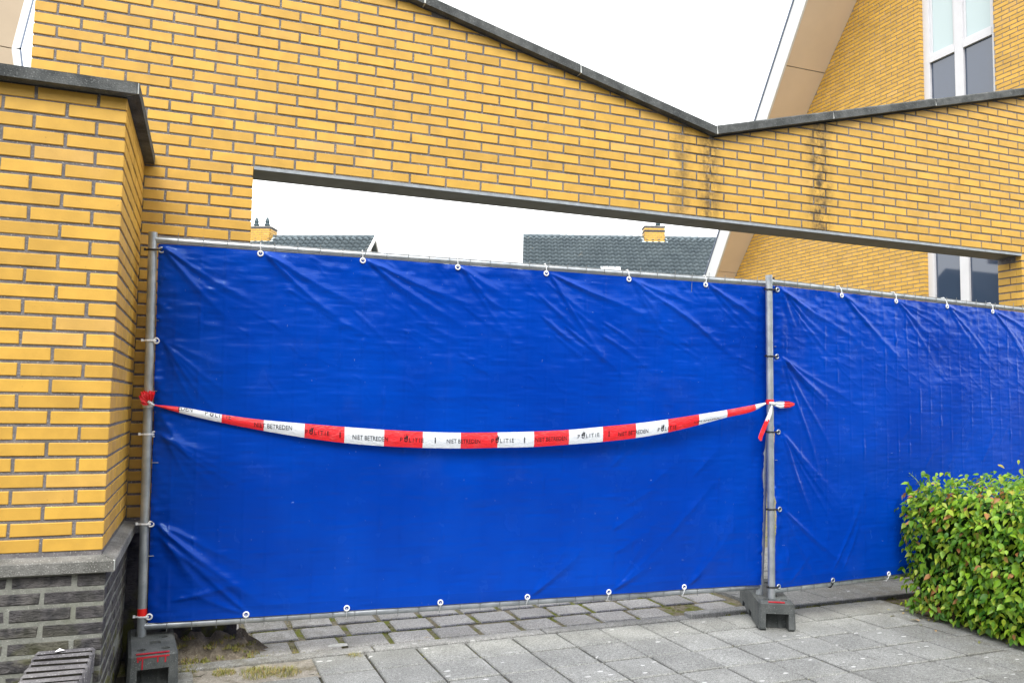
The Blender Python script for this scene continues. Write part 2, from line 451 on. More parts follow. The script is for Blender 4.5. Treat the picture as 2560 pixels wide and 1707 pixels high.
M = dict(
    brick=brick_mat(),
    mortar=mortar_mat('grey_mortar', (0.20, 0.188, 0.190), (0.60, 0.57, 0.52), 0.7),
    housemortar=mortar_mat('beige_mortar', (0.30, 0.255, 0.225), (0.45, 0.42, 0.38), 0.4),
    lightmortar=mortar_mat('pale_mortar', (0.25, 0.255, 0.225), (0.46, 0.46, 0.41), 0.5),
    joint=plain('white_pointing', (0.62, 0.64, 0.62), 0.9, 0.2),
    darkbrick=dark_brick_mat(),
    weathered=concrete_mat('weathered_dark_brick', (0.095, 0.090, 0.098), (0.20, 0.195, 0.20), 0.35, 1.0),
    coping=concrete_mat('coping_concrete', (0.050, 0.054, 0.054), (0.125, 0.130, 0.128), 0.22),
    ledge=concrete_mat('ledge_concrete', (0.12, 0.12, 0.11), (0.26, 0.255, 0.24), 0.8, 0.9),
    steel=plain('lintel_steel', (0.105, 0.115, 0.112), 0.55, 0.4, 0.0, 0.25, 9),
    lip=plain('lintel_edge', (0.30, 0.33, 0.35), 0.5, 0.4, 0.0, 0.2, 20),
    tile=tile_mat('concrete_paving', (0.232, 0.235, 0.222)),
    paver=tile_mat('clinker_paver', (0.345, 0.337, 0.320), 0.3, 0.4),
    edging=tile_mat('edging_concrete', (0.255, 0.255, 0.245), 0.6, 0.6),
    bed=soil_mat('mossy_joint_sand', (0.17, 0.15, 0.10), (0.30, 0.265, 0.19), (0.17, 0.19, 0.035), 0.47, 0.60),
    grit=soil_mat('dark_joint_sand', (0.060, 0.056, 0.045), (0.105, 0.098, 0.080), (0.075, 0.088, 0.022), 0.56, 0.66),
    dirtshade=soil_mat('black_dirt_and_shade', (0.012, 0.011, 0.010), (0.030, 0.028, 0.022), (0.03, 0.034, 0.01), 0.6, 0.75),  # joint dirt, also the shade painted between the low wall's top bricks
    dust=soil_mat('dusty_soil', (0.17, 0.142, 0.105), (0.33, 0.285, 0.220), (0.20, 0.185, 0.09), 0.56, 0.72),
    sand=soil_mat('pale_sand', (0.26, 0.235, 0.195), (0.40, 0.37, 0.315), (0.17, 0.15, 0.10), 0.50, 0.66),
    soil=soil_mat('soil', (0.085, 0.070, 0.048), (0.19, 0.160, 0.115), (0.12, 0.125, 0.04), 0.55, 0.7),
    tarp=tarp_mat(), hem=tarp_mat('blue_tarpaulin_double', 0.85, 0.06),
    metal=metal_mat(),
    wire=plain('steel_wire', (0.24, 0.25, 0.25), 0.45, 0.5, 0.6),
    white=plain('white_plastic', (0.78, 0.79, 0.80), 0.4, 0.4, 0, 0.05),
    black=plain('black_plastic', (0.015, 0.015, 0.017), 0.4, 0.4),
    ink=plain('black_ink', (0.012, 0.012, 0.014), 0.5, 0.3),
    red=tape_mat('red_tape', (0.80, 0.022, 0.030)),
    whitetape=tape_mat('white_tape', (0.74, 0.77, 0.79)),
    redpaint=plain('red_paint', (0.42, 0.012, 0.025), 0.35, 0.5),
    redsticker=plain('red_sticker', (0.78, 0.015, 0.010), 0.4, 0.5),
    rubber=concrete_mat('dark_concrete_foot', (0.060, 0.066, 0.066), (0.115, 0.122, 0.120), 0.12, 0.35),
    leaf=leaf_mat(),
    twig=plain('twig', (0.05, 0.035, 0.02), 0.9),
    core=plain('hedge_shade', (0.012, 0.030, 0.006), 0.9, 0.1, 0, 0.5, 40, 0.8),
    weed=grass_mat('weed', (0.16, 0.19, 0.035), (0.30, 0.28, 0.09), (0.36, 0.24, 0.12)),
    moss=grass_mat('moss', (0.10, 0.13, 0.018), (0.19, 0.20, 0.03), (0.24, 0.20, 0.08)),
    cleaver=grass_mat('cleaver', (0.09, 0.20, 0.03), (0.14, 0.28, 0.05), (0.20, 0.32, 0.08)),
    beige=plain('beige_panel', (0.70, 0.575, 0.44), 0.6, 0.3, 0, 0.04, 2.0),
    clad=plain('beige_cladding', (0.36, 0.285, 0.20), 0.6, 0.3, 0, 0.04, 2.0),
    fascia=plain('white_fascia', (0.70, 0.72, 0.73), 0.45, 0.4, 0, 0.03, 4),
    gutter=plain('grey_blue_trim', (0.13, 0.16, 0.22), 0.5, 0.4),
    frame=plain('white_window_frame', (0.60, 0.60, 0.62), 0.35, 0.5, 0, 0.03, 6),
    glass=glass_mat('dark_glass', (0.028, 0.046, 0.085)),
    paleglass=glass_mat('pale_glass', (0.46, 0.56, 0.57), 1.5),
    rooftile=roof_tile_mat(),
    zinc=plain('lead_flashing', (0.40, 0.46, 0.49), 0.5, 0.4, 0.2),
    pot=plain('green_metal', (0.025, 0.05, 0.06), 0.5, 0.4, 0.2),
    render=plain('pale_render', (0.55, 0.52, 0.46), 0.8),
    leafdry=plain('dry_leaf', (0.55, 0.50, 0.42), 0.7),
    cement=plain('cement_splash', (0.47, 0.47, 0.44), 0.9, 0.2, 0, 0.2, 60),
    litter=plain('white_wrapper', (0.80, 0.78, 0.80), 0.4),
)

# ------------------------------------------------------------------ ground, paving
ZL = 2.601          # underside of the brick beam
CH = 0.06131        # course height
BL = 0.22           # brick pitch
TH = 0.0311; cT, sT = math.cos(TH), math.sin(TH)
TO = Vector((1.2051, -0.2266, 0.0)); TS = 0.279
def grid(a, b, z=0.0):      # paving coordinates (metres along the kerb, metres towards the wall) to world
    return Vector((TO.x + cT*a - sT*b, TO.y + sT*a + cT*b, z))

MB().add([(-150,-150,-0.06),(150,-150,-0.06),(150,150,-0.06),(-150,150,-0.06)], [(0,1,2,3)]).build('ground', M['soil'], kind='structure')
pv = MB()
q = [grid(-6.5, 0.05, -0.014), grid(-6.5, -7.5, -0.014), grid(3.02, -7.5, -0.014), grid(3.02, 0.05, -0.014)]
pavement = MB().add(q, [(0,1,2,3)]).build('pavement', M['grit'], kind='structure')
q = [grid(-1.75, 0.04, -0.011), grid(9.0, 0.04, -0.011), grid(9.0, 7.0, -0.011), grid(-1.75, 7.0, -0.011)]
yard = MB().add(q, [(0,1,2,3)]).build('paver_yard', M['bed'], kind='structure')
bedq = [grid(3.03, 0.03, -0.010), grid(3.03, -7.5, -0.010), grid(9.0, -7.5, -0.010), grid(9.0, 0.03, -0.010)]
MB().add(bedq, [(0,1,2,3)]).build('planting_bed', M['soil'], kind='structure')

qs = []
for i in range(13):
    for k in range(5):
        qs.append(grid(-5*TS-.02 + (2*TS+.05)*i/12, -TS-.01 + (TS+.02)*k/4, -.013 + random.uniform(-.002, .009)))
MB().add(qs, [(i*5+k, (i+1)*5+k, (i+1)*5+k+1, i*5+k+1) for i in range(12) for k in range(4)]).build('sand_patch', M['sand'], None, True, kind='structure')

def flat_piece(w, d, h, b, seed):
    """paving piece centred on the origin with slightly worn edges, top at z=0"""
    rr = random.Random(seed)
    j = lambda a: rr.uniform(-a, a)
    mb = MB()
    c = [(-w/2+j(.002), -d/2+j(.002)), (w/2+j(.002), -d/2+j(.002)), (w/2+j(.002), d/2+j(.002)), (-w/2+j(.002), d/2+j(.002))]
    t = [((x-math.copysign(b, x)), (y-math.copysign(b, y))) for x, y in c]
    v = [(x, y, -h) for x, y in c] + [(x, y, -b*0.9) for x, y in c] + [(x, y, 0) for x, y in t]
    f = [(8,9,10,11)]
    for i in range(4):
        k = (i+1) % 4
        f += [(i,k,4+k,4+i), (4+i,4+k,8+k,8+i)]
    mb.add(v, f)
    return mb.mesh('paving_piece')

def add_piece(name, me, mat, parent, a, b, dz=0.0, rz=0.0):
    if not me.materials: me.materials.append(mat)
    p = grid(a, b, dz)
    o = link(name, me, parent, p, TH + rz)
    o.rotation_euler = (random.uniform(-.004,.004), random.uniform(-.004,.004), TH + rz)
    return o

tile_meshes = [flat_piece(TS-.012, TS-.016, .04, .006, i) for i in range(5)]
row0 = [flat_piece(TS-.011, TS-.012, .04, .006, 20+i) for i in range(3)]
for r in range(0, 12):
    for c in range(-12, 11):
        a = (c+.5)*TS
        if r == 0:
            b0 = -TS/2
            if c in (-5, -4): continue                       # tiles missing: bare sand with weeds
            if a < -1.6: continue
            add_piece('paving_tile', random.choice(row0), M['tile'], pavement, a, b0, random.uniform(-.003, .002))
        else:
            if c == 10:
                continue
            add_piece('paving_tile', random.choice(tile_meshes), M['tile'], pavement, a, -(r+.5)*TS, random.uniform(-.003, .002), random.uniform(-.004,.004))
edge_tile = flat_piece(TS*.78-.006, TS-.006, .04, .004, 44)
for r in range(0, 12):
    add_piece('paving_tile', edge_tile, M['tile'], pavement, 10*TS+TS*.39, -(r+.5)*TS, random.uniform(-.004, .001))

# edging band between the tiles and the pavers
EB = 0.004
edging = empty('edging_band', 'long narrow concrete edging band between paving tiles and mossy pavers', 'kerb')
eme = flat_piece(.99, .085, .10, .006, 61)
for i in range(9):
    add_piece('edging_stone', eme, M['edging'], edging, -1.0+i*1.0, EB+.0465, 0.004 if i < 3 else 0.022)

pm = [flat_piece(.228, .204, .07, .007, 70+i) for i in range(5)]
pm2 = [flat_piece(.29, .29, .05, .005, 90+i) for i in range(3)]
for k in range(0, 7):
    for i in range(-7, 12):
        a = -0.22 + i*.262 + (0.03 if k % 2 else -0.02) + k*.018
        b = EB + .105 + .112 + k*.243
        if a < -1.40: continue
        if a > 2.0: continue
        if random.random() < .03: continue
        add_piece('paver', random.choice(pm), M['paver'], yard, a, b, random.uniform(-.004, .001), random.uniform(-.035, .035))
for k in range(0, 6):
    for i in range(0, 14):
        add_piece('paver', random.choice(pm2), M['tile'], yard, 2.26+i*.297, EB+.10+.15+k*.297, random.uniform(-.002, .003)+.012, random.uniform(-.01, .01))

# soil banked up against the foot of the left pier
hm = MB(); hx, hy = 31, 15
hv = []
for i in range(hx):
    for k in range(hy):
        x = -.50 + .72*i/(hx-1); y = -.215 + .20*k/(hy-1)
        wob_ = .09*math.sin(k*1.9)+.05*math.sin(k*4.1+1); fade = min(1, max(0, (.15-x+.4*wob_)/.17)); rise = .135*(max(0, k/(hy-1)-.10*(1+math.sin(i*1.3+math.sin(i*2.7))))/.9)**1.2*fade
        hv.append((x, y, -.022 + rise + random.uniform(-.003, .004)*fade + .005*fade*math.sin(i*.9+k*.7)))
hm.add(hv, [(i*hy+k, (i+1)*hy+k, (i+1)*hy+k+1, i*hy+k+1) for i in range(hx-1) for k in range(hy-1)])
hm.build('soil_bank', M['dust'], None, True, kind='structure')

# ------------------------------------------------------------------ bricks
def inset(poly, b):
    cx = sum(p[0] for p in poly)/len(poly); cz = sum(p[1] for p in poly)/len(poly)
    o = []
    n = len(poly)
    for i in range(n):
        p0, p1, p2 = Vector(poly[i-1]), Vector(poly[i]), Vector(poly[(i+1) % n])
        d1 = (p1-p0); d2 = (p2-p1)
        if d1.length < 1e-6 or d2.length < 1e-6: o.append(tuple(p1)); continue
        d1.normalize(); d2.normalize()
        n1 = Vector((-d1.y, d1.x)); n2 = Vector((-d2.y, d2.x))
        bis = n1+n2
        if bis.length < 1e-4: o.append(tuple(p1)); continue
        bis.normalize(); k = b/max(.35, bis.dot(n1))
        q = p1+bis*k
        o.append((q.x, q.y))
    return o

def brick_geo(poly, y0, depth, b=.0025):
    """poly in (x,z), counter-clockwise; front at y0 facing -y"""
    n = len(poly); t = inset(poly, b)
    v = [(x, y0, z) for x, z in t] + [(x, y0+b*.8, z) for x, z in poly] + [(x, y0+depth, z) for x, z in poly]
    f = [tuple(range(n))]
    for i in range(n):
        k = (i+1) % n
        f += [(i, n+i, n+k, k), (n+i, 2*n+i, 2*n+k, n+k)]
    return v, f

def rectpoly(w, h, rr, j=.0012):
    q = lambda: rr.uniform(-j, j)
    return [(-w/2+q(), -h/2+q()), (w/2+q(), -h/2+q()), (w/2+q(), h/2+q()), (-w/2+q(), h/2+q())]

_bm = {}
def brick_mesh(w, h, depth, mat, variants=5, b=.0025, rough=.0012):
    key = (round(w, 3), round(h, 3), round(depth, 3), mat.name)
    if key not in _bm:
        L = []
        for i in range(variants):
            rr = random.Random(hash(key) % 1000 + i)
            v, f = brick_geo(rectpoly(w, h, rr, rough), 0, depth, b)
            L.append(MB().add(v, f).mesh('brick', [mat]))
        _bm[key] = L
    return random.choice(_bm[key])

def clip_poly(poly, A, B, C):
    """keep A*x+B*z<=C"""
    out = []
    n = len(poly)
    for i in range(n):
        p, q = poly[i], poly[(i+1) % n]
        dp, dq = A*p[0]+B*p[1]-C, A*q[0]+B*q[1]-C
        if dp <= 0: out.append(p)
        if dp*dq < 0:
            t = dp/(dp-dq); out.append((p[0]+(q[0]-p[0])*t, p[1]+(q[1]-p[1])*t))
    return out

def area(poly):
    return abs(sum(poly[i-1][0]*poly[i][1]-poly[i][0]*poly[i-1][1] for i in range(len(poly))))/2

def px(p):
    d = Vector(p)-CAM
    w = -d.dot(back)
    return (0.5 + d.dot(right)/w*28.364/36, 0.5 - d.dot(up)/w*28.364/36*1.5, w)

JW, BH = .0120, .0492

# ------------------------------------------------------------------ the main wall with its wide opening
XK, ZK = 2.997, 3.168            # the valley of the coping
SL, SR = -0.2500, 0.2485
XW0, XW1 = -1.095, 8.0
OP0, OP1 = 0.0, 27*BL
def topz(x): return ZK + (SL if x < XK else SR)*(x-XK)

wall = empty('brick_wall', 'yellow brick wall with valley shaped coping and wide opening over the fence', 'wall')
core = MB().prism([(XW0+.006, 0), (OP0-.006, 0), (OP0-.006, ZL-.004), (OP1+.006, ZL-.004), (OP1+.006, 0), (XW1, 0), (XW1, topz(XW1)),
                   (XK, ZK), (XW0+.006, topz(XW0))], 'y', .0045, .215)
core.build('mortar', M['mortar'], wall)

pieces = []     # (polygon, is_full)
PLZ = 0.69
for j in range(-31, 26):
    z0 = ZL + j*CH + JW/2; z1 = z0 + BH
    if z0 < PLZ+.01: continue
    off = 0.0 if j % 2 == 0 else 0.5
    spans = []
    if j < 0: segs = [(-5.0, 0.0), (27.0, 36.4)]
    else: segs = [(-5.0, 36.4)]
    for u0, u1 in segs:
        e = [u0]
        u = math.ceil(u0 - off + 1e-6) + off
        while u < u1 - 1e-6:
            if u > u0 + 1e-6: e.append(u)
            u += 1
        e.append(u1)
        spans += list(zip(e[:-1], e[1:]))
    for ua, ub in spans:
        xa, xb = ua*BL + JW/2, ub*BL - JW/2
        if ua in (-5.0,): xa = XW0
        if ua == 27.0 and j < 0: xa = OP1
        if ub == 0.0 and j < 0: xb = OP0
        rr = random.Random(j*977 + int(ua*10))
        jz = lambda: rr.uniform(-.0012, .0012)
        poly = [(xa+jz(), z0+jz()), (xb+jz(), z0+jz()), (xb+jz(), z1+jz()), (xa+jz(), z1+jz())]
        parts = [poly]
        if xa < XK < xb and z1 > ZK - .01:
            parts = [clip_poly(poly, 1, 0, XK-.005), clip_poly(poly, -1, 0, -XK-.005)]
        for pl in parts:
            if len(pl) < 3: continue
            mx = sum(p[0] for p in pl)/len(pl)
            s_ = SL if mx < XK else SR
            full = len(pl)
            pl2 = clip_poly(pl, -s_, 1, ZK - s_*XK - .006)
            if len(pl2) < 3 or area(pl2) < 4e-4: continue
            # drop needle corners
            pl3 = [pl2[i] for i in range(len(pl2)) if (Vector(pl2[i])-Vector(pl2[i-1])).length > .003]
            if len(pl3) < 3: continue
            pieces.append((pl3, (xa, xb, z0, z1)))

def shows(pl):
    cx = sum(p[0] for p in pl)/len(pl); cz = sum(p[1] for p in pl)/len(pl)
    x, y, w = px((cx, 0, cz))
    if not (-0.01 < x < 1.01 and -0.01 < y < 1.0): return 0
    if cz < 2.1 and cx > -0.55: return 0
    if cx < -0.62 and cz < 2.95: return 0
    return area(pl)/w**2
pieces.sort(key=lambda t: -shows(t[0]))
field = MB()
for i, (pl, _) in enumerate(pieces):
    y0 = random.uniform(-.0015, .0015)
    if i < 300 and shows(pl) > 0:
        cx = sum(p[0] for p in pl)/len(pl); cz = sum(p[1] for p in pl)/len(pl)
        v, f = brick_geo([(a-cx, b-cz) for a, b in pl], 0, .05)
        link('brick', MB().add(v, f).mesh('brick', [M['brick']]), wall, (cx, y0, cz))
    else:
        v, f = brick_geo(pl, y0, .05)
        field.add(v, f)
field.build('brickwork', M['brick'], wall, kind='stuff')

# return bricks on the right hand jamb of the opening
for j in range(-31, 0):
    z0 = ZL + j*CH + JW/2; z1 = z0+BH
    if z0 < PLZ+.01 or z1 > ZL-.022: continue
    cuts = [(.052, .212)] if j % 2 else [(.052, .10), (.11, .212)]
    for ya, yb in cuts:
        me = brick_mesh(yb-ya, BH, .05, M['brick'], 3)
        o = link('brick', me, wall, (OP1, (ya+yb)/2, (z0+z1)/2), -math.pi/2)

# steel lintel under the brick beam
lin = MB().box(OP0+.004, OP1-.004, .004, .214, ZL-.022, ZL-.010).build('lintel_plate', M['steel'], wall)
MB().box(OP0+.002, OP1-.002, -.004, .003, ZL-.021, ZL-.004).build('lintel_lip', M['lip'], lin)

# sloping coping stones with pale joints
def coping_run(x0, x1, s, mirror):
    n = max(1, round(abs(x1-x0)/.965)); xs = [x0 + (x1-x0)*i/n for i in range(n+1)]
    for i in range(n):
        a, b = xs[i] + .0055, xs[i+1] - .0055
        za, zb = ZK + s*(a-XK), ZK + s*(b-XK)
        j = random.uniform(-.004, .004); t = .066
        prof = [(-.050, .004), (.262, .004), (.262, t), (.05, t+.012), (-.040, t), (-.050, t-.010)]
        v = [(a, y, za+z+j) for y, z in prof] + [(b, y, zb+z+j) for y, z in prof]
        k = len(prof)
        f = [tuple(range(k)), tuple(range(2*k-1, k-1, -1))] + [(q, (q+1) % k, k+(q+1) % k, k+q) for q in range(k)]
        MB().add(v, f).build('coping_stone', M['coping'], wall)
    for x in xs[1:] if s < 0 else xs[1:-1]:
        a, b = x-.006, x+.006
        za = ZK + s*(a-XK) if x != XK else ZK; zb = ZK + s*(b-XK) if x != XK else ZK
        prof = [(-.047, .008), (.255, .008), (.255, .064), (-.038, .064)]
        v = [(a, y, za+z) for y, z in prof] + [(b, y, zb+z) for y, z in prof]
        f = [(0,1,2,3), (7,6,5,4), (0,4,5,1), (1,5,6,2), (2,6,7,3), (3,7,4,0)]
        MB().add(v, f).build('coping_joint', M['joint'], wall)
coping_run(XW0-.04, XK, SL, False)
coping_run(XK, XW1, SR, True)

# plinth of the wall's left pier, beside the pillar
MB().box(-1.09, 0.012, -.025, .212, 0.0, .628).build('plinth', M['darkbrick'], wall)
MB().bbox(-1.09, 0.03, -.050, .20, .631, .688, .006).build('plinth_ledge', M['ledge'], wall)

# ------------------------------------------------------------------ the pillar on the left
PX, PY, PZ0 = -0.546, -1.005, 2.4908
XL = -2.75
pillar = empty('brick_pillar', 'yellow brick pillar on a dark brick plinth at the left edge', 'pillar', (0, 0, 0))
MB().box(XL, PX-.0045, PY+.0045, -.001, .66, 2.543).build('mortar', M['mortar'], pillar)
pfield = MB()
def corner_brick(w, d, z, name='brick', mat=None, x1=PX, y0=PY, b=.0025):
    """brick that shows on the front and on the right hand side"""
    rr = random
    x0 = x1-w; y1 = y0+d; h = BH/2
    MB().bbox(-w/2, w/2, -d/2, d/2, -h, h, b).build(name, mat or M['brick'], pillar).location = ((x0+x1)/2 + rr.uniform(-.001, .001), (y0+y1)/2 + rr.uniform(-.001, .001), z)
n = 0
for k in range(-1, 29):
    zc = PZ0 - k*CH - CH/2 - (.006 if k == -1 else 0)
    even = (k % 2 == 0)
    fw, sd = (.2095, .0995) if even else (.0995, .2095)
    corner_brick(fw, sd, zc)
    x = PX - fw - JW
    while x > XL + .05:
        x0 = max(XL, x-.2095)
        if x > -1.35:
            me = brick_mesh(.2095, BH, .05, M['brick'])
            link('brick', me, pillar, ((x0+x)/2, PY + random.uniform(-.0012, .0012), zc))
        else:
            v, f = brick_geo([(x0, zc-BH/2), (x, zc-BH/2), (x, zc+BH/2), (x0, zc+BH/2)], PY, .05); pfield.add(v, f)
        x = x0 - JW
    y = PY + sd + JW
    while y < -.02:
        y1 = min(-.006, y+.2095)
        w = y1-y
        me = brick_mesh(w, BH, .05, M['brick'], 4)
        link('brick', me, pillar, (PX + random.uniform(-.0012, .0012), (y+y1)/2, zc), math.pi/2)
        y = y1 + JW
pfield.build('brickwork', M['brick'], pillar, kind='stuff')

def mitre(name, mat, zb, zt, ox, oy, depth, lip, jointmat):
    """two slabs that meet in a mitred corner: front and right side"""
    X, Y = PX+ox, PY-oy
    MB().prism([(XL-.05, Y), (X-.006, Y), (X-depth-.006, Y+depth), (XL-.05, Y+depth)], 'z', zb, zt).build(name, mat, pillar)
    MB().prism([(X, Y+.006), (X, -.002 if lip else -.055), (X-depth, -.002 if lip else -.055), (X-depth, Y+depth+.006)], 'z', zb, zt).build(name, mat, pillar)
    MB().prism([(X-.007, Y+.002), (X-.002, Y+.0065), (X-depth, Y+depth+.004), (X-depth-.004, Y+depth)], 'z', zb+.003, zt-.002).build(name+'_joint', jointmat, pillar)
mitre('coping_stone', M['coping'], 2.546, 2.594, .048, .055, .30, True, M['joint'])
# sloping concrete ledge above the plinth
def ledge(Y0, Y1):
    X, Y = PX+.052, PY-.052
    prof = [(0, .642), (0, .683), (.006, .688), (.055, .700), (.055, .642)]     # (inwards, z)
    for side in (0, 1):
        v = []
        for e in (0, 1):
            for d, z in prof:
                if side == 0: v.append(((XL-.05) if e == 0 else X-.004-d, Y+d, z))
                else: v.append((X-d, (Y+.004+d) if e == 0 else -.052, z))
        k = len(prof)
        f = [tuple(range(k)), tuple(range(2*k-1, k-1, -1))] + [(q, (q+1) % k, k+(q+1) % k, k+q) for q in range(k)]
        MB().add(v, f).build('ledge_stone', M['ledge'], pillar)
    MB().prism([(X-.006, Y+.001), (X-.001, Y+.006), (X-.05, Y+.055), (X-.055, Y+.05)], 'z', .646, .686).build('ledge_joint', M['joint'], pillar)
ledge(0, 0)

# plinth bricks
QX, QY = PX+.018, PY-.026
MB().box(XL, QX-.0025, QY+.003, -.030, -.02, .641).build('plinth_mortar', M['lightmortar'], pillar)
for k in range(0, 11):
    zc = .640 - k*CH - CH/2
    if zc < -.02: break
    even = (k % 2 == 1)
    fw, sd = (.2095, .0995) if even else (.0995, .2095)
    corner_brick(fw, sd, zc, 'plinth_brick', M['darkbrick'], QX, QY, .005)
    x = QX - fw - JW
    while x > XL + .05 and x > -1.5:
        x0 = x-.2095
        link('plinth_brick', brick_mesh(.2085, BH-.001, .05, M['darkbrick'], 6, .006, .003), pillar, ((x0+x)/2, QY + random.uniform(-.003, .003), zc))
        x = x0 - JW
    y = QY + sd + JW
    while y < -.06:
        y1 = min(-.036, y+.2095)
        link('plinth_brick', brick_mesh(y1-y, BH-.001, .05, M['darkbrick'], 4, .006, .003), pillar, (QX + random.uniform(-.003, .003), (y+y1)/2, zc), math.pi/2)
        y = y1 + JW

# low wall of dark bricks that runs from the plinth towards the viewer
low = empty('garden_wall', 'low wall topped with dark bricks on edge beside the pillar plinth', 'wall', (0, 0, 0))
LX0, LX1 = -.745, -.545
MB().box(LX0+.010, LX1-.010, -3.0, QY-.008, .262, .350).build('joint_filling', M['dirtshade'], low)
MB().box(LX0+.008, LX1-.008, -3.0, QY-.008, -.02, .2615).build('mortar', M['lightmortar'], low)
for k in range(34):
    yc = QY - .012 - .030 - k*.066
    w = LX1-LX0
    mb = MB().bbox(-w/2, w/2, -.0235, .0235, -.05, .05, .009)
    o = mb.build('coping_brick', [M['weathered'], M['dirtshade']], low)
    for pg in o.data.polygons: pg.material_index = 0 if (pg.normal.z > .5 or abs(pg.normal.x) > .6) else 1  # long sides coloured black: the shade in the gaps is painted on
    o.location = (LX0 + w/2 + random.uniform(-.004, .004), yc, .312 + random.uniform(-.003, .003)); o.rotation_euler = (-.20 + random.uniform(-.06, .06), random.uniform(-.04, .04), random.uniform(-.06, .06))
for k in range(4):
    zc = .262 - .004 - k*CH - CH/2
    y = QY - .01 - (.0 if k % 2 else .11)
    while y > -2.9:
        link('brick', brick_mesh(.2085, BH-.001, .05, M['darkbrick'], 6, .006, .003), low, (LX1, y-.105, zc), math.pi/2)
        y -= .22

# ------------------------------------------------------------------ fence panels
def lerp(a, b, t): return Vector(a) + (Vector(b)-Vector(a))*t

class Panel:
    """fence panel between two posts given by foot and head points"""
    def __init__(s, A0, A1, B0, B1):
        s.A0, s.A1, s.B0, s.B1 = map(Vector, (A0, A1, B0, B1))
        d = (s.B0-s.A0); d.z = 0; d.normalize(); s.d = d
        s.n = Vector((d.y, -d.x, 0))
        if s.n.y > 0: s.n = -s.n
        s.W = (s.B0-s.A0).length
    def P(s, u, z, off=0.0):
        """u along 0..1, z world height"""
        a = lerp(s.A0, s.A1, (z-s.A0.z)/(s.A1.z-s.A0.z)); b = lerp(s.B0, s.B1, (z-s.B0.z)/(s.B1.z-s.B0.z))
        p = a + (b-a)*u
        return p + s.n*off

RZ0, RZ1 = .214, 2.106
def fence(panel, label, head_r=.0215):
    f = empty('mobile_fence', label, 'fence', tuple(panel.A0), 0, 'mobile fence panels')
    inv = Matrix.Translation(-panel.A0)
    def put(mb, name, mat, smooth=True, parent=None):
        mb.v = [tuple(Vector(v)-panel.A0) for v in mb.v]
        o = mb.build(name, mat, parent or f)
        if smooth: smooth_by_angle(o.data)
        return o
    for (a, b) in ((panel.A0, panel.A1), (panel.B0, panel.B1)):
        put(MB().tube([a, lerp(a, b, .5), b], head_r, 18), 'post', M['metal'])
    put(MB().tube([panel.P(t, RZ1) for t in (0, .5, 1)], .0185, 14), 'top_rail', M['metal'])
    put(MB().tube([panel.P(t, RZ0) for t in (0, .5, 1)], .0185, 14), 'bottom_rail', M['metal'])
    nw = 31
    for i in range(1, nw):
        u = i/nw
        wig = random.uniform(-.003, .003)
        put(MB().tube([panel.P(u, RZ0-.026, .0205), panel.P(u, RZ1-.03, .0205) , panel.P(u, RZ1+.020+random.uniform(0, .022), .0205) + panel.d*wig], .0017, 5), 'wire', M['wire'], False)
    for z in (RZ0+.014, .55, 1.0, 1.35, 1.7, RZ1-.016, RZ1+.0135):
        put(MB().tube([panel.P(.006, z, .0165), panel.P(.5, z, .0165), panel.P(.994, z, .0165)], .0017, 5), 'cross_wire', M['wire'], False)
    return f, put

p1 = Panel((-.432, -.222, .100), (-.474, -.220, 2.142), (3.072, -.360, .100), (3.150, -.405, 2.140))
p2 = Panel((3.078, -.474, .100), (3.074, -.474, 2.146), (6.520, -.112, .100), (6.520, -.112, 2.140))
f1, put1 = fence(p1, 'galvanised fence panel in front of the opening, standing between the two foot blocks')
f2, put2 = fence(p2, 'galvanised fence panel at right running behind the clipped hedge')
put1(MB().tube([p1.P(0, .262), p1.P(0, .300)], .0222, 18, cap=False), 'red_sticker', M['redsticker'])

# ------------------------------------------------------------------ tarpaulins
def vnoise(h, w, cy, cx, seed):
    r = np.random.default_rng(seed); g = r.standard_normal((cy+3, cx+3))
    y = np.linspace(0, cy, h); x = np.linspace(0, cx, w)
    yi = y.astype(int); xi = x.astype(int); fy = y-yi; fx = x-xi
    fy = fy*fy*(3-2*fy); fx = fx*fx*(3-2*fx)
    a = g[yi][:, xi]; b = g[yi][:, xi+1]; c = g[yi+1][:, xi]; d = g[yi+1][:, xi+1]
    return (a*(1-fx)+b*fx)*(1-fy)[:, None] + (c*(1-fx)+d*fx)*fy[:, None]

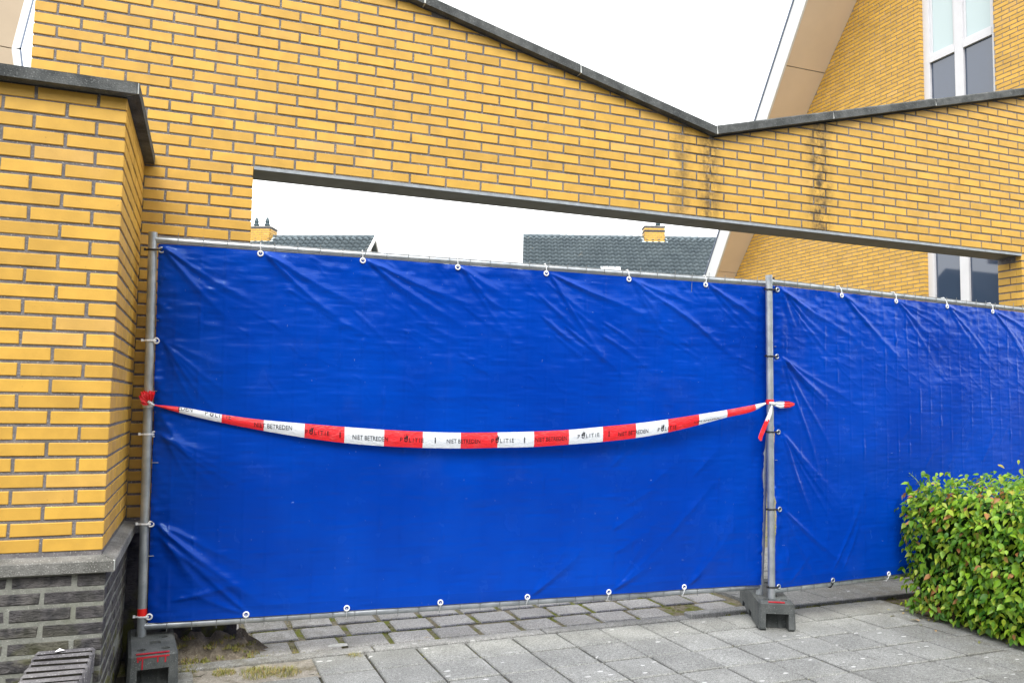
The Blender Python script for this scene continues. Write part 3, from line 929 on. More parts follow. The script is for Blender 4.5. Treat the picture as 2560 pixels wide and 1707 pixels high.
def tarpaulin(panel, label, u0, u1, z0, z1, eyes, folds, seed, flip=1):
    """eyes: list of (u, z, kind); folds: (s,t,angle,len,width,amp) in metres from the lower left corner"""
    t = empty('tarpaulin', label, 'tarpaulin', tuple(panel.A0), 0, 'blue tarpaulins tied to the fence')
    Wd = panel.W*(u1-u0); Hd = z1-z0
    nx, ny = int(Wd/.0066), int(Hd/.0068)
    S = np.linspace(0, Wd, nx)[None, :].repeat(ny, 0); T = np.linspace(0, Hd, ny)[:, None].repeat(nx, 1)
    h = np.zeros_like(S)
    for (s0, t0, ang, L, wd, amp) in folds:
        c, s_ = math.cos(math.radians(ang)), math.sin(math.radians(ang))
        a = (S-s0)*c + (T-t0)*s_; b = -(S-s0)*s_ + (T-t0)*c
        b = b + .018*np.sin(a*7+s0*13)*np.clip(a/L, 0, 1)
        q = np.clip(a/L, 0, 1)
        win = np.where((a > 0) & (a < L), np.clip(a/(.12*L), 0, 1)*(1-q)**1.1*(1+q), 0)
        ww = wd*(.35+1.3*q)
        h += (1.05 if seed < 200 else .85)*amp*win*(np.exp(-np.abs(b/ww)**1.25) - .18*np.exp(-((b+1.9*ww)/(1.2*ww))**2))
    upper = np.clip((T/Hd-.55)/.45, 0, 1)
    h += .0030*vnoise(ny, nx, 9, 13, seed) + .0008*vnoise(ny, nx, 60, 24, seed+1)*(0.5+upper)
    h += .0011*vnoise(ny, nx, 46, 90, seed+2)*(.15+upper**1.5) + .0006*vnoise(ny, nx, 130, 40, seed+5)
    # crinkled left and right selvedge
    edge = np.exp(-S/.05) + .7*np.exp(-(Wd-S)/.06)
    h += .0030*edge*vnoise(ny, nx, 90, 120, seed+3)
    h += .010*edge*vnoise(ny, nx, 14, 60, seed+4)
    h -= .018*np.exp(-S/.018)
    # the wires behind press through
    nw = 31
    for i in range(1, nw):
        sw = (i/nw-u0)*panel.W
        h += .0017*np.exp(-((S-sw)/.007)**2)*(.4+.6*vnoise(ny, nx, 20, 3, seed+i)**2)
    for z in (.55, 1.0, 1.35, 1.7):
        h += .0007*np.exp(-((T-(z-z0))/.007)**2)
    # belly between the rails; pinned at the hem
    h += .012*np.sin(np.pi*np.clip(T/Hd, 0, 1))*np.sin(np.pi*S/Wd)
    V = np.zeros((ny, nx, 3))
    us = np.linspace(u0, u1, nx); zs = np.linspace(z0, z1, ny)
    A0, A1, B0, B1 = (np.array(v) for v in (panel.A0, panel.A1, panel.B0, panel.B1))
    for r in range(ny):
        k = (zs[r]-A0[2])/(A1[2]-A0[2]); a = A0+(A1-A0)*k
        k = (zs[r]-B0[2])/(B1[2]-B0[2]); b = B0+(B1-B0)*k
        V[r] = a[None, :] + (b-a)[None, :]*us[:, None]
    nn = np.array(panel.n)
    # scalloped hem between the eyelets
    V = V + nn[None, None, :]*(.0255 + h)[:, :, None] - A0
    idx = np.arange(ny*nx).reshape(ny, nx)
    F = np.stack([idx[:-1, :-1].ravel(), idx[:-1, 1:].ravel(), idx[1:, 1:].ravel(), idx[1:, :-1].ravel()], 1)
    hemn = max(3, int(.058/.0068))
    rows = np.repeat(np.arange(ny-1), nx-1)
    is_hem = (rows < hemn) | (rows >= ny-1-hemn)
    me = fast_mesh('sheet', V.reshape(-1, 3), F, M['tarp'], True)
    me.materials.append(M['hem']); me.polygons.foreach_set('material_index', is_hem.astype(np.int32)); me.update()
    link('sheet', me, t)
    def hat(u, z):
        return .0255 + float(h[int(np.clip((z-z0)/Hd*(ny-1), 0, ny-1)), int(np.clip((u-u0)/(u1-u0)*(nx-1), 0, nx-1))])
    for (u, z, kind, dark) in eyes:
        c = panel.P(u, z, hat(u, z)+.004) - panel.A0
        e = MB().torus(c, panel.n, .0125, .0042, 16, 6).build('eyelet', M['white'] if not dark else M['metal'], t, True)
        tm = M['black'] if dark else M['white']
        if kind == 'top':
            pts = [c + panel.n*.004, panel.P(u, RZ1-.005, .027)-panel.A0, panel.P(u, RZ1+.021, .008)-panel.A0, panel.P(u, RZ1+.021, -.012)-panel.A0, panel.P(u, RZ1, -.022)-panel.A0]
        elif kind == 'bottom':
            pts = [c + panel.n*.004, panel.P(u, RZ0+.004, .027)-panel.A0, panel.P(u, RZ0-.021, .010)-panel.A0, panel.P(u, RZ0-.021, -.012)-panel.A0]
        else:
            pts = [c + panel.n*.004, panel.P(0, z, .026)-panel.A0 + panel.d*.008, panel.P(0, z, .022)-panel.A0 - panel.d*.012, panel.P(0, z-.001, .006)-panel.A0 - panel.d*.030, panel.P(0, z+.001, .002)-panel.A0 - panel.d*.034]
        b = MB().tube(pts, .004, 8, True, (.0046, .0018) if kind != 'left' else (.0018, .0046))
        b.build('cable_tie', tm, t)
        if kind == 'left':
            q = pts[-1]
            MB().box(q.x-.006, q.x+.004, q.y-.008, q.y+.004, q.z-.006, q.z+.006).build('tie_head', tm, t)
    return t

R_ = random.Random(3)
W1 = p1.W
tops = [(.498+.507*i) for i in range(6)]
bots = [(.478+.496*i) for i in range(6)]
eyes1 = [(s/W1, 2.068, 'top', False) for s in tops] + [(s/W1, .246, 'bottom', False) for s in bots]
eyes1 += [(.0085, 1.599, 'left', False), (.0085, 1.138, 'left', False), (.0085, .704, 'left', False), (.0095, .262, 'left', False), (.012, 2.052, 'left', True)]
H1 = 2.083-.232
folds1 = []
for i, s in enumerate([.02] + tops):
    for k in range(5):
        folds1.append((s-.01, H1-.01, R_.uniform(-58, -16), R_.uniform(.28, .75), R_.uniform(.010, .022), R_.uniform(.004, .010)))
for k in range(34):
    folds1.append((R_.uniform(0, W1), H1-R_.uniform(.03, .55), R_.uniform(-42, -20), R_.uniform(.16, .42), R_.uniform(.008, .018), R_.uniform(.0015, .0042)))
for k in range(12):
    folds1.append((R_.uniform(1.7, W1-.5), H1-R_.uniform(.05, .40), R_.uniform(-40, -26), R_.uniform(.30, .55), R_.uniform(.010, .016), R_.uniform(.004, .008)))
for zt in (1.599, 1.138, .704):
    for k in range(5):
        folds1.append((.03, zt-.232, R_.uniform(-68, -18), R_.uniform(.25, .55), R_.uniform(.010, .024), R_.uniform(.004, .009)))
folds1 += [(.03, .472, -41, .72, .030, .022), (.03, .44, -52, .52, .030, .018), (.05, .40, -38, .55, .022, .012), (.06, .47, -30, .50, .018, .008),
           (.10, .10, 12, .40, .022, .010), (.46, .02, 138, .62, .020, .012), (.44, .02, 158, .40, .020, .008), (.03, 1.0, -55, .5, .03, .010), (.05, .9, -60, .40, .03, .009)]
for s in bots[3:]:
    for k in range(4):
        folds1.append((s, .02, R_.uniform(28, 62), R_.uniform(.30, .75), R_.uniform(.014, .026), R_.uniform(.003, .008)))
for k in range(10):
    folds1.append((R_.uniform(2.4, 3.0), R_.uniform(.05, .9), R_.uniform(28, 55), R_.uniform(.3, .6), R_.uniform(.015, .03), R_.uniform(.003, .006)))
for k in range(150):
    folds1.append((R_.uniform(0, W1), H1-R_.random()**1.6*.75, R_.uniform(-55, -8), R_.uniform(.06, .20), R_.uniform(.004, .008), R_.uniform(.0008, .0024)))
for k in range(40):
    folds1.append((R_.uniform(0, W1), R_.uniform(.05, H1), R_.choice((R_.uniform(-20, 20), R_.uniform(30, 60))), R_.uniform(.05, .18), R_.uniform(.004, .008), R_.uniform(.0006, .0015)))
tarpaulin(p1, 'blue tarpaulin on the fence panel behind the red and white tape', .0075, .996, .232, 2.083, eyes1, folds1, 100)

W2 = p2.W
tops2 = [.606+.528*i for i in range(6)]
bots2 = [.490+.515*i for i in range(6)]
eyes2 = [(s/W2, 2.062, 'top', False) for s in tops2] + [(s/W2, .240, 'bottom', i == 0) for i, s in enumerate(bots2)]
eyes2 += [(.0125, 2.055, 'left', True), (.0125, 1.638, 'left', True), (.0125, 1.172, 'left', True), (.0125, .702, 'left', True), (.0120, .236, 'left', True)]
folds2 = []
for i, s in enumerate([.05] + tops2):
    for k in range(6):
        folds2.append((s-.01, H1-.01, R_.uniform(-50, -12), R_.uniform(.25, .80), R_.uniform(.009, .018), R_.uniform(.003, .008)))
for k in range(90):
    folds2.append((R_.uniform(0, 2.8), H1-R_.uniform(.03, .60), R_.uniform(-34, -8), R_.uniform(.12, .34), R_.uniform(.006, .012), R_.uniform(.0012, .0030)))
for zt, a0, a1, nn_, am in ((2.055, -70, -20, 7, .011), (1.638, -72, -24, 8, .012), (1.172, -75, -35, 7, .010), (.702, -70, -30, 5, .007)):
    for k in range(nn_):
        folds2.append((.055, zt-.232, R_.uniform(a0, a1), R_.uniform(.30, .95), R_.uniform(.009, .020), R_.uniform(.4*am, am)))
folds2 += [(.46, .05, 58, .75, .016, .010), (.55, .05, 62, .5, .014, .008), (.10, .02, 45, .3, .012, .006)]
for k in range(30):
    folds2.append((R_.uniform(.8, 2.8), R_.uniform(.0, .9), R_.uniform(40, 60), R_.uniform(.2, .5), R_.uniform(.010, .02), R_.uniform(.0015, .0035)))
for k in range(170):
    folds2.append((R_.uniform(0, 2.8), H1-R_.random()**1.5*.85, R_.uniform(-48, -4), R_.uniform(.05, .18), R_.uniform(.004, .007), R_.uniform(.0008, .0024)))
tarpaulin(p2, 'blue tarpaulin on the right fence panel behind the clipped hedge', .0058, .990, .230, 2.080, eyes2, folds2, 300)

# clamp that couples the two panels at the top and a coupler low down
cl = empty('fence_clamp', 'black wire tie coupling the two fence posts at the top', 'clamp', (0, 0, 0))
MB().torus((3.082, -.474, 2.052), (0, 0, 1), .0245, .004, 18, 6).build('loop', M['black'], cl, True)
MB().tube([(3.104, -.492, 2.055), (3.118, -.488, 2.085), (3.114, -.470, 2.135), (3.112, -.455, 2.120)], .0048, 7).build('loop', M['black'], cl, True)

# ------------------------------------------------------------------ foot blocks
def foot(label, loc, yaw, L, paint):
    t = empty('concrete_block', label, 'foot block', loc, yaw, 'concrete feet of the fence')
    Wd, Hh = .205, .168
    body = MB().bbox(-Wd/2, Wd/2, 0, L, 0, Hh, .012)
    # a little wider at the foot
    body.v = [(x*(1.06-.06*z/Hh), y, z) for x, y, z in body.v]
    bo = bpy.data.objects.new('b', body.mesh('block', [M['rubber']])); COL.objects.link(bo)
    cut = MB()
    cut.box(-.066, .066, -.05, .085, -.02, .100)                 # pocket at the near end
    cut.box(-.3, .3, L*.36, L*.36+.085, -.05, .046)               # fork slots
    cut.box(-.3, .3, L*.70, L*.70+.080, -.05, .046)
    def hole(x, y, r):
        cut.tube([(x, y, .09), (x, y, .2)], r, 16)
    for x, y in ((-.052, .070), (.052, .070), (.050, L*.56), (-.050, L*.80), (.050, L*.80)):
        hole(x, y, .021)
    cut.box(-.012, .036, .155, .200, .09, .2)
    co = bpy.data.objects.new('c', cut.mesh('cut')); COL.objects.link(co)
    md = bo.modifiers.new('bool', 'BOOLEAN'); md.operation = 'DIFFERENCE'; md.object = co; md.solver = 'EXACT'; md.use_self = True
    dg = bpy.context.evaluated_depsgraph_get()
    me = bpy.data.meshes.new_from_object(bo.evaluated_get(dg))
    for o in (bo, co): bpy.data.objects.remove(o)
    me.name = 'block'
    me.materials.clear(); me.materials.append(M['rubber'])
    me.polygons.foreach_set('material_index', [0]*len(me.polygons))
    link('block', me, t)
    # ribs inside the pocket
    for x in (-.035, .030):
        MB().box(x-.010, x+.010, .078, .0855, .002, .098).build('pocket_rib', M['rubber'], t)
    if paint:
        pm_ = MB().box(-.070, .066, -.0012, .010, Hh-.018, Hh-.011)
        pm_.box(-.072, .066, .004, .016, Hh-.002, Hh+.0012)
        for x, l in ((-.064, .020), (-.045, .052), (.018, .026), (.050, .030), (-.055, .012)):
            pm_.box(x-.0028, x+.0028, -.0014, .003, Hh-.014-l, Hh-.0125)
        pm_.build('paint_drips', M['redpaint'], t)
    else:
        MB().box(-.05, .045, .003, .018, Hh-.004, Hh+.0012).build('paint_mark', M['redpaint'], t)
    return t
foot('dark concrete fence foot with dripping red paint at lower left', (-.362, -.528, 0), math.radians(5), .47, True)
foot('dark concrete fence foot with end pocket between the two fence panels', (3.040, -.572, 0), math.radians(-27), .68, False)

# ------------------------------------------------------------------ barrier tape
TP = [(0.019,1.2850,1.2820),(0.147,1.2740,1.2460),(0.346,1.2400,1.1990),(0.549,1.2140,1.1600),(0.751,1.1980,1.1260),(0.953,1.1830,1.1000),(1.159,1.1700,1.0840),(1.365,1.1610,1.0750),(1.573,1.1570,1.0720),(1.780,1.1600,1.0760),(1.991,1.1660,1.0810),(2.198,1.1770,1.0940),(2.406,1.1960,1.1100),(2.611,1.2160,1.1320),(2.818,1.2420,1.1650),(3.017,1.2720,1.2090),(3.214,1.3020,1.2570),(3.418,1.3380,1.3050),(3.489,1.3520,1.3390)]
PXS = [379,448.8,554.3,659.7,761.8,861.1,959.7,1056,1150.2,1241.6,1332.3,1419.7,1504.5,1586,1666.5,1741.5,1814.6,1887.8,1913]
TPS = np.array(TP); 
def s_at(photo_x): return float(np.interp(photo_x, PXS, TPS[:, 0]))
TA = Vector((-.458, -.252, 0)); TB = Vector((3.072, -.502, 0)); TD = (TB-TA).normalized(); TN = Vector((TD.y, -TD.x, 0))
if TN.y > 0: TN = -TN
def cubic(xs, ys, x):
    """smooth interpolation"""
    m = np.gradient(ys, xs); i = int(np.clip(np.searchsorted(xs, x)-1, 0, len(xs)-2)); hh = xs[i+1]-xs[i]; t = (x-xs[i])/hh
    return ((2*t**3-3*t**2+1)*ys[i] + (t**3-2*t**2+t)*hh*m[i] + (-2*t**3+3*t**2)*ys[i+1] + (t**3-t**2)*hh*m[i+1])
def tape_pt(s, w, off=0.0):
    """w = metres below the upper edge"""
    zt = cubic(TPS[:, 0], TPS[:, 1], s); zb = cubic(TPS[:, 0], TPS[:, 2], s)
    k = w/max(1e-3, zt-zb)
    bow = .010*math.sin(s*9.0)*math.exp(-s/.35) + .008*math.sin((3.49-s)*10)*math.exp(-(3.49-s)/.35)
    curl = .006*math.sin(math.pi*min(1, max(0, k))) + bow*(k-.5)
    mid = .016*math.sin(math.pi*min(1, max(0, s/3.49)))
    return TA + TD*s + TN*(curl+mid+off) + Vector((0, 0, zt-w))
def tape_w(s): return cubic(TPS[:, 0], TPS[:, 1], s) - cubic(TPS[:, 0], TPS[:, 2], s)

tape = empty('barrier_tape', 'red and white police tape sagging between the fence posts', 'tape')
bounds = [0.019] + [s_at(x) for x in (448.8,554.3,659.7,761.8,861.1,959.7,1056,1150.2,1241.6,1332.3,1419.7,1504.5,1587,1668,1745,1816,1887.8)] + [3.489]
cols = [0, 1]*10
nz = 7
for i in range(len(bounds)-1):
    a, b = bounds[i], bounds[i+1]; n_ = 10
    slant = .012*np.interp(a, [0, 2.3, 3.49], [0, 0, 1])
    mb = MB(); V = []
    for r in range(n_+1):
        for k in range(nz):
            s = a+(b-a)*r/n_; w = tape_w(s)*k/(nz-1)
            V.append(tape_pt(min(3.489, s), w))
    F = [(r*nz+k, (r+1)*nz+k, (r+1)*nz+k+1, r*nz+k+1) for r in range(n_) for k in range(nz-1)]
    mb.add(V, F)
    mb.build('red_band' if i % 2 == 0 else 'white_band', M['red'] if i % 2 == 0 else M['whitetape'], tape, True)

def text_mesh(body, size):
    c = bpy.data.curves.new('t', 'FONT'); c.body = body; c.size = size; c.align_x = 'LEFT'; c.resolution_u = 3
    o = bpy.data.objects.new('t', c); COL.objects.link(o)
    dg = bpy.context.evaluated_depsgraph_get()
    me = bpy.data.meshes.new_from_object(o.evaluated_get(dg))
    bpy.data.objects.remove(o); bpy.data.curves.remove(c)
    return me

def emblem(bm, cx, cy, s):
    """flame over a round base that stands in for the O"""
    def ringpoly(pts):
        vs_ = [bm.verts.new((cx+x*s, cy+y*s, 0)) for x, y in pts]
        try: bm.faces.new(vs_)
        except Exception: pass
    # open round base
    k0 = 16
    for i in range(k0):
        A = math.radians(150 + i*270/k0); B = math.radians(150 + (i+1)*270/k0)
        ro, ri = .50, .27
        ringpoly([(ro*math.cos(A), ro*math.sin(A)-.10), (ro*math.cos(B), ro*math.sin(B)-.10), (ri*math.cos(B), ri*math.sin(B)-.10), (ri*math.cos(A), ri*math.sin(A)-.10)])
    # slanted book
    ringpoly([(-.62, .30), (-.05, .02), (.12, .30), (-.45, .58)])
    ringpoly([(.10, .02), (.62, .25), (.50, .50), (.14, .34)])
    # three flames
    for x0, h0, lean in ((-.18, .95, -.30), (.10, 1.25, .18), (.36, .90, .34)):
        ringpoly([(x0-.10, .42), (x0+.06, .38), (x0+.14+lean*.4, .42+h0*.35), (x0+lean*.9, .42+h0*.62), (x0+lean*.5+.06, .42+h0), (x0+lean*.2-.05, .42+h0*.55), (x0-.16, .42+h0*.28)])

def put_text(kind, x0, x1, centre, name='lettering'):
    """print between photo columns x0..x1; centre = metres from the upper edge to the middle of the letters"""
    s0, s1 = s_at(x0), s_at(x1); Lt = s1-s0
    bm = bmesh.new()
    if kind == 'POLITIE':
        # letters P . L I T I E with the emblem in place of the O
        x = 0.0
        for ch in 'P*LITIE':
            if ch == '*':
                emblem(bm, x+.42, .36, .62); x += .92; continue
            me = text_mesh(ch, 1.0); b2 = bmesh.new(); b2.from_mesh(me)
            w = max(v.co.x for v in b2.verts)
            for v in b2.verts: v.co.x += x
            b2.to_mesh(me); b2.free(); bm.from_mesh(me); bpy.data.meshes.remove(me)
            x += w + .20
    else:
        me = text_mesh(kind, 1.0); bm.from_mesh(me); bpy.data.meshes.remove(me)
    xs = [v.co.x for v in bm.verts]; xa, xb = min(xs), max(xs)
    k = Lt/(xb-xa); cap = .0230/.70
    for v in bm.verts:
        v.co.x = s0 + (v.co.x-xa)*k
        v.co.y = (v.co.y-.35)*cap          # up is positive
        v.co.z = 0
    sm = (s0+s1)/2; wloc = min(tape_w(max(.02, s0)), tape_w(min(3.48, s1)), tape_w(sm))
    for co, no in (((0, centre-.0015, 0), (0, 1, 0)), ((0, centre-wloc+.0015, 0), (0, -1, 0))):
        bmesh.ops.bisect_plane(bm, geom=bm.verts[:]+bm.edges[:]+bm.faces[:], plane_co=co, plane_no=no, clear_outer=True)
    if not bm.faces: bm.free(); return
    bmesh.ops.triangulate(bm, faces=bm.faces[:])
    for v in bm.verts:
        v.co = tape_pt(v.co.x, centre - v.co.y, .0015)
    me = bpy.data.meshes.new(name); bm.to_mesh(me); bm.free()
    me.materials.append(M['ink'])
    link(name, me, tape)

put_text('EDEN', 446, 481, .004)
put_text('POLITIE', 513, 578, .006)
put_text('NIET BETREDEN', 636, 730, .027)
put_text('POLITIE', 763, 823, .040)
put_text('NIET BETREDEN', 881, 969, .048)
put_text('POLITIE', 999, 1058, .046)
put_text('NIET BETREDEN', 1115, 1198, .046)
put_text('POLITIE', 1226, 1282, .045)
put_text('NIET BETREDEN', 1335, 1414, .045)
put_text('POLITIE', 1441, 1495, .042)
put_text('NIET BETREDEN', 1542, 1617, .050)
put_text('POLITIE', 1641, 1688, .052)
put_text('NIET BETREDEN', 1733, 1800, .049)
def side_mark(xc, w0):
    s = s_at(xc); mb = MB()
    V = [tape_pt(s-.004, w0, .0015), tape_pt(s+.004, w0, .0015), tape_pt(s+.004, w0+.030, .0015), tape_pt(s-.004, w0+.030, .0015)]
    for i in range(7):
        a = w0 + i*.0045
        mb.add([tape_pt(s-.0035, a, .0015), tape_pt(s+.0035, a, .0015), tape_pt(s+.0035, a+.003, .0015), tape_pt(s-.0035, a+.003, .0015)], [(0,1,2,3)])
    mb.build('lettering', M['ink'], tape)
for xc, w0 in ((850, .028), (1086.6, .028), (1308, .030), (1519, .028)): side_mark(xc, w0)

# knots and loose ends
def crumple(name, pts, widths, mat, seed, thick=.0):
    """creased ribbon through pts with given widths (vectors)"""
    rr = random.Random(seed); V = []; k = 6
    for (p, wv) in zip(pts, widths):
        p = Vector(p); wv = Vector(wv)
        nrm = wv.cross(Vector((.3, -.9, .2))).normalized() if wv.length > 1e-5 else Vector((0, -1, 0))
        for j in range(k):
            t = j/(k-1)-.5
            V.append(tuple(p + wv*t + nrm*((-1)**j*wv.length*.16 + rr.uniform(-.002, .002)) + Vector((0, -1, 0))*abs(t)*-.004))
    F = [(i*k+j, (i+1)*k+j, (i+1)*k+j+1, i*k+j+1) for i in range(len(pts)-1) for j in range(k-1)]
    return MB().add(V, F).build(name, mat, tape)
L0 = Vector((-.458, -.221, 1.285))
# left knot: pale wrap round the post, gathered red bow above it
MB().tube([L0 + Vector((.001, 0, -.016)), L0 + Vector((0, 0, .000)), L0 + Vector((-.001, 0, .014))], [.0235, .0250, .0238], 18, False).build('knot_wrap', M['whitetape'], tape, True)
fan_c = L0 + Vector((.014, -.030, .006))
for q_, (ang_, len_, w_) in enumerate(((112, .058, .036), (140, .062, .040), (88, .060, .034), (168, .044, .034), (126, .070, .030))):
    a_ = math.radians(ang_); e_ = Vector((math.cos(a_), 0, math.sin(a_))); pe_ = Vector((-e_.z, -.25, e_.x))
    f_ = Vector((0, -.006*(q_ % 3) - .004, 0))
    crumple('bow', [fan_c, fan_c + e_*len_*.35 + f_, fan_c + e_*len_*.75 + f_*1.6, fan_c + e_*len_ + f_*.6 + Vector((0, .008, 0))], [pe_*.008, pe_*w_*.8, pe_*w_, pe_*w_*.7], M['red'], 40+q_)
MB().tube([fan_c + Vector((-.010, -.004, .008)), fan_c + Vector((.004, -.008, -.004)), fan_c + Vector((.018, -.004, -.012))], [.010, .007, .005], 8).build('knot', M['whitetape'], tape, True)
# right knot
K = Vector((3.074, -.474, 1.345))
MB().tube([K + Vector((0, 0, -.004)), K + Vector((0, 0, .010)), K + Vector((0, 0, .026))], [.0245, .0258, .0240], 18, False).build('knot_wrap', M['red'], tape, True)
kf = Vector((3.066, -.506, 1.345))
MB().tube([kf + Vector((-.020, -.002, .004)), kf, kf + Vector((.022, .000, -.002))], [.008, .013, .008], 10).build('knot', M['whitetape'], tape, True)
crumple('white_band', [kf + Vector((.005, -.004, 0)), kf + Vector((.050, -.010, -.006)), kf + Vector((.082, -.012, -.004))], [(0, 0, .020), (.004, 0, .042), (.003, 0, .040)], M['whitetape'], 1)
crumple('red_band', [kf + Vector((.082, -.012, -.004)), kf + Vector((.125, -.010, -.002)), kf + Vector((.165, -.006, .000))], [(.003, 0, .040), (.004, 0, .036), (0, 0, .014)], M['red'], 2)
crumple('white_band', [kf + Vector((-.004, -.006, -.004)), kf + Vector((-.022, -.012, -.050)), kf + Vector((-.044, -.012, -.100))], [(.012, 0, .010), (.036, 0, .010), (.042, 0, .014)], M['whitetape'], 3)
crumple('red_band', [kf + Vector((-.044, -.012, -.100)), kf + Vector((-.070, -.010, -.150)), kf + Vector((-.094, -.010, -.200)), kf + Vector((-.090, -.010, -.225))], [(.042, 0, .014), (.046, 0, .012), (.038, 0, .008), (.010, 0, .004)], M['red'], 4)

# ------------------------------------------------------------------ clipped hedge
hedge = empty('hedge', 'clipped leafy green hedge with reddish young leaves at the right edge', 'hedge', (4.9, -1.5, 0))
HO = Vector((4.9, -1.5, 0))
HX0, HX1, HY0, HY1, HZ = 4.14, 5.75, -3.0, -.44, .80
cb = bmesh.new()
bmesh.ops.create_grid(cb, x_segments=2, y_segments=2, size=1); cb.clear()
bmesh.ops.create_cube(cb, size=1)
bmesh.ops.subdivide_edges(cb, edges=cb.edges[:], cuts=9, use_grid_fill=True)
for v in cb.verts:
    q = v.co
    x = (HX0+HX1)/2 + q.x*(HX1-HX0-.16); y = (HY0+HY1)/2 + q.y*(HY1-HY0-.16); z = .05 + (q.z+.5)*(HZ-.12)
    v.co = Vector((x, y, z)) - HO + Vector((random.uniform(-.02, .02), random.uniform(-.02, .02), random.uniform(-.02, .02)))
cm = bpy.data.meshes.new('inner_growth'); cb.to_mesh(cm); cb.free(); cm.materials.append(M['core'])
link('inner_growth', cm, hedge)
for i in range(14):
    y = HY1-.15-i*.19; x = HX0+.10+random.uniform(-.03, .05)
    MB().tube([Vector((x, y, -.02))-HO, Vector((x+random.uniform(-.03, .03), y+.03, .25))-HO, Vector((x+random.uniform(-.04, .02), y+random.uniform(-.05, .05), .60))-HO], [.011, .008, .004], 6).build('stem', M['twig'], hedge)

def leaf_geo(L, Wd, fold, bend):
    """pointed oval leaf along +x with a folded midrib, 12 triangles or so"""
    xs = (0, .18, .42, .72, 1.0); ws = (.0, .80, 1.0, .58, 0.0)
    V = []; F = []
    for x, w in zip(xs, ws):
        z = -bend*x*x*L
        V += [(x*L, 0, z), (x*L, w*Wd/2, z+fold*w*Wd/2), (x*L, -w*Wd/2, z+fold*w*Wd/2)]
    for i in range(4):
        a, b = 3*i, 3*i+3
        F += [(a, b, b+1, a+1), (a, a+2, b+2, b)]
    return np.array(V), F
LV, LF = leaf_geo(1.0, .54, .30, .22)
def leaf_matrix(p, nrm, L):
    nrm = Vector(nrm).normalized()
    down = Vector((random.uniform(-1.0, .2), random.uniform(-.8, .6), random.uniform(-.9, -.2) if nrm.z < .9 else random.uniform(-.4, .4)))
    xax = (down - nrm*down.dot(nrm)).normalized(); yax = nrm.cross(xax)
    m = Matrix((xax, yax, nrm)).transposed()
    return m, Vector(p), L
leaves = []
def sample_leaf(face):
    bulge = 0
    if face == 'left':
        y = random.uniform(HY0, HY1); z = random.uniform(.035, HZ+.02)
        und = .035*math.sin(y*6.0)+.03*math.sin(z*9+y*3)
        x = HX0 - .01 + und*.6 + random.uniform(-.045, .07) + .05*(1-z/HZ)**2
        x += .14*max(0.0, (z-.58)/.24)**2; x += .10*max(0.0, (y-(HY1-.25))/.25)**2
        n_ = Vector((random.uniform(-.9, -.2), random.uniform(-.7, .6), random.uniform(.2, 1.0)))
    elif face == 'top':
        x = random.uniform(HX0-.02, HX1); y = random.uniform(HY0, HY1)
        z = HZ + .02*math.sin(x*7)+.025*math.sin(y*8) + random.uniform(-.06, .05) + .05*max(0, (x-HX0)) - .09*math.exp(-max(0, x-HX0)/.07) - .07*math.exp(-max(0, HY1-y)/.07)
        n_ = Vector((random.uniform(-.7, .3), random.uniform(-.6, .6), 1.0))
    else:
        x = random.uniform(HX0, HX1); z = random.uniform(.04, HZ); y = HY1 + random.uniform(-.05, .04)
        n_ = Vector((random.uniform(-.6, .6), 1, random.uniform(0, .8)))
    return (x, y, z), n_
for face, cnt in (('left', 5600), ('top', 5200), ('far', 1100)):
    for i in range(cnt):
        p, n_ = sample_leaf(face)
        L = random.uniform(.030, .060)
        leaves.append((p, n_, L))
# sprays that stick out of the outline
for i in range(90):
    y = random.uniform(-2.2, HY1); x = random.choice((random.uniform(HX0-.03, HX0+.10), random.uniform(HX0, HX1)))
    hgt = random.uniform(.02, .13) if x < HX0+.25 else random.uniform(.05, .20)
    for k in range(4):
        p = (x+random.uniform(-.02, .02), y+random.uniform(-.02, .02), HZ+.02+hgt*k/3)
        leaves.append((p, Vector((random.uniform(-1, .3), random.uniform(-.8, .5), random.uniform(.1, .8))), random.uniform(.03, .055)))
def vis(l):
    x, y, w = px(l[0])
    if not (0 < x < 1 and 0 < y < 1): return 0
    facing = max(0, (CAM-Vector(l[0])).normalized().dot(Vector(l[1]).normalized()))
    out = 1.0 if l[0][0] < HX0-.005 or l[0][2] > HZ-.01 else .3
    return l[2]**2/w**2*facing*out
leaves.sort(key=lambda l: -vis(l))
leaf_meshes = []
for fo, be in ((.20, .10), (.32, .25), (.10, .35), (.38, .15)):
    V, F = leaf_geo(1.0, random.uniform(.48, .60), fo, be)
    leaf_meshes.append(MB().add([tuple(v) for v in V], F).mesh('leaf', [M['leaf']], True))
allV = []; allF = []
LFq = np.array(LF)
for i, l in enumerate(leaves):
    m, p, L = leaf_matrix(*l)
    if i < 300:
        o = link('leaf', random.choice(leaf_meshes), hedge)
        o.matrix_local = Matrix.Translation(p-HO) @ m.to_4x4() @ Matrix.Scale(L, 4)
    else:
        mm = np.array(m); k = len(allV)*len(LV)
        allV.append((LV*[1, random.uniform(.85, 1.1), random.uniform(.5, 1.6)]*L) @ mm.T + np.array(p-HO)); allF.append(LFq + k)
fm = fast_mesh('foliage', np.concatenate(allV), np.concatenate(allF), M['leaf'], True)
link('foliage', fm, hedge, kind='stuff')

fl = MB()
for i in range(70):
    x = random.uniform(3.95, 4.35); y = random.uniform(-2.2, -.35)
    if x < 4.12 and random.random() < .6: continue
    m_, p_, L_ = leaf_matrix((x, y, .003), (random.uniform(-.3, .3), random.uniform(-.3, .3), 1), random.uniform(.022, .045))
    fl.add([tuple(Vector(m_ @ Vector(tuple(v*L_))) + p_) for v in LV], LF)
fl.build('fallen_leaves', M['weed'], None, True, kind='stuff')

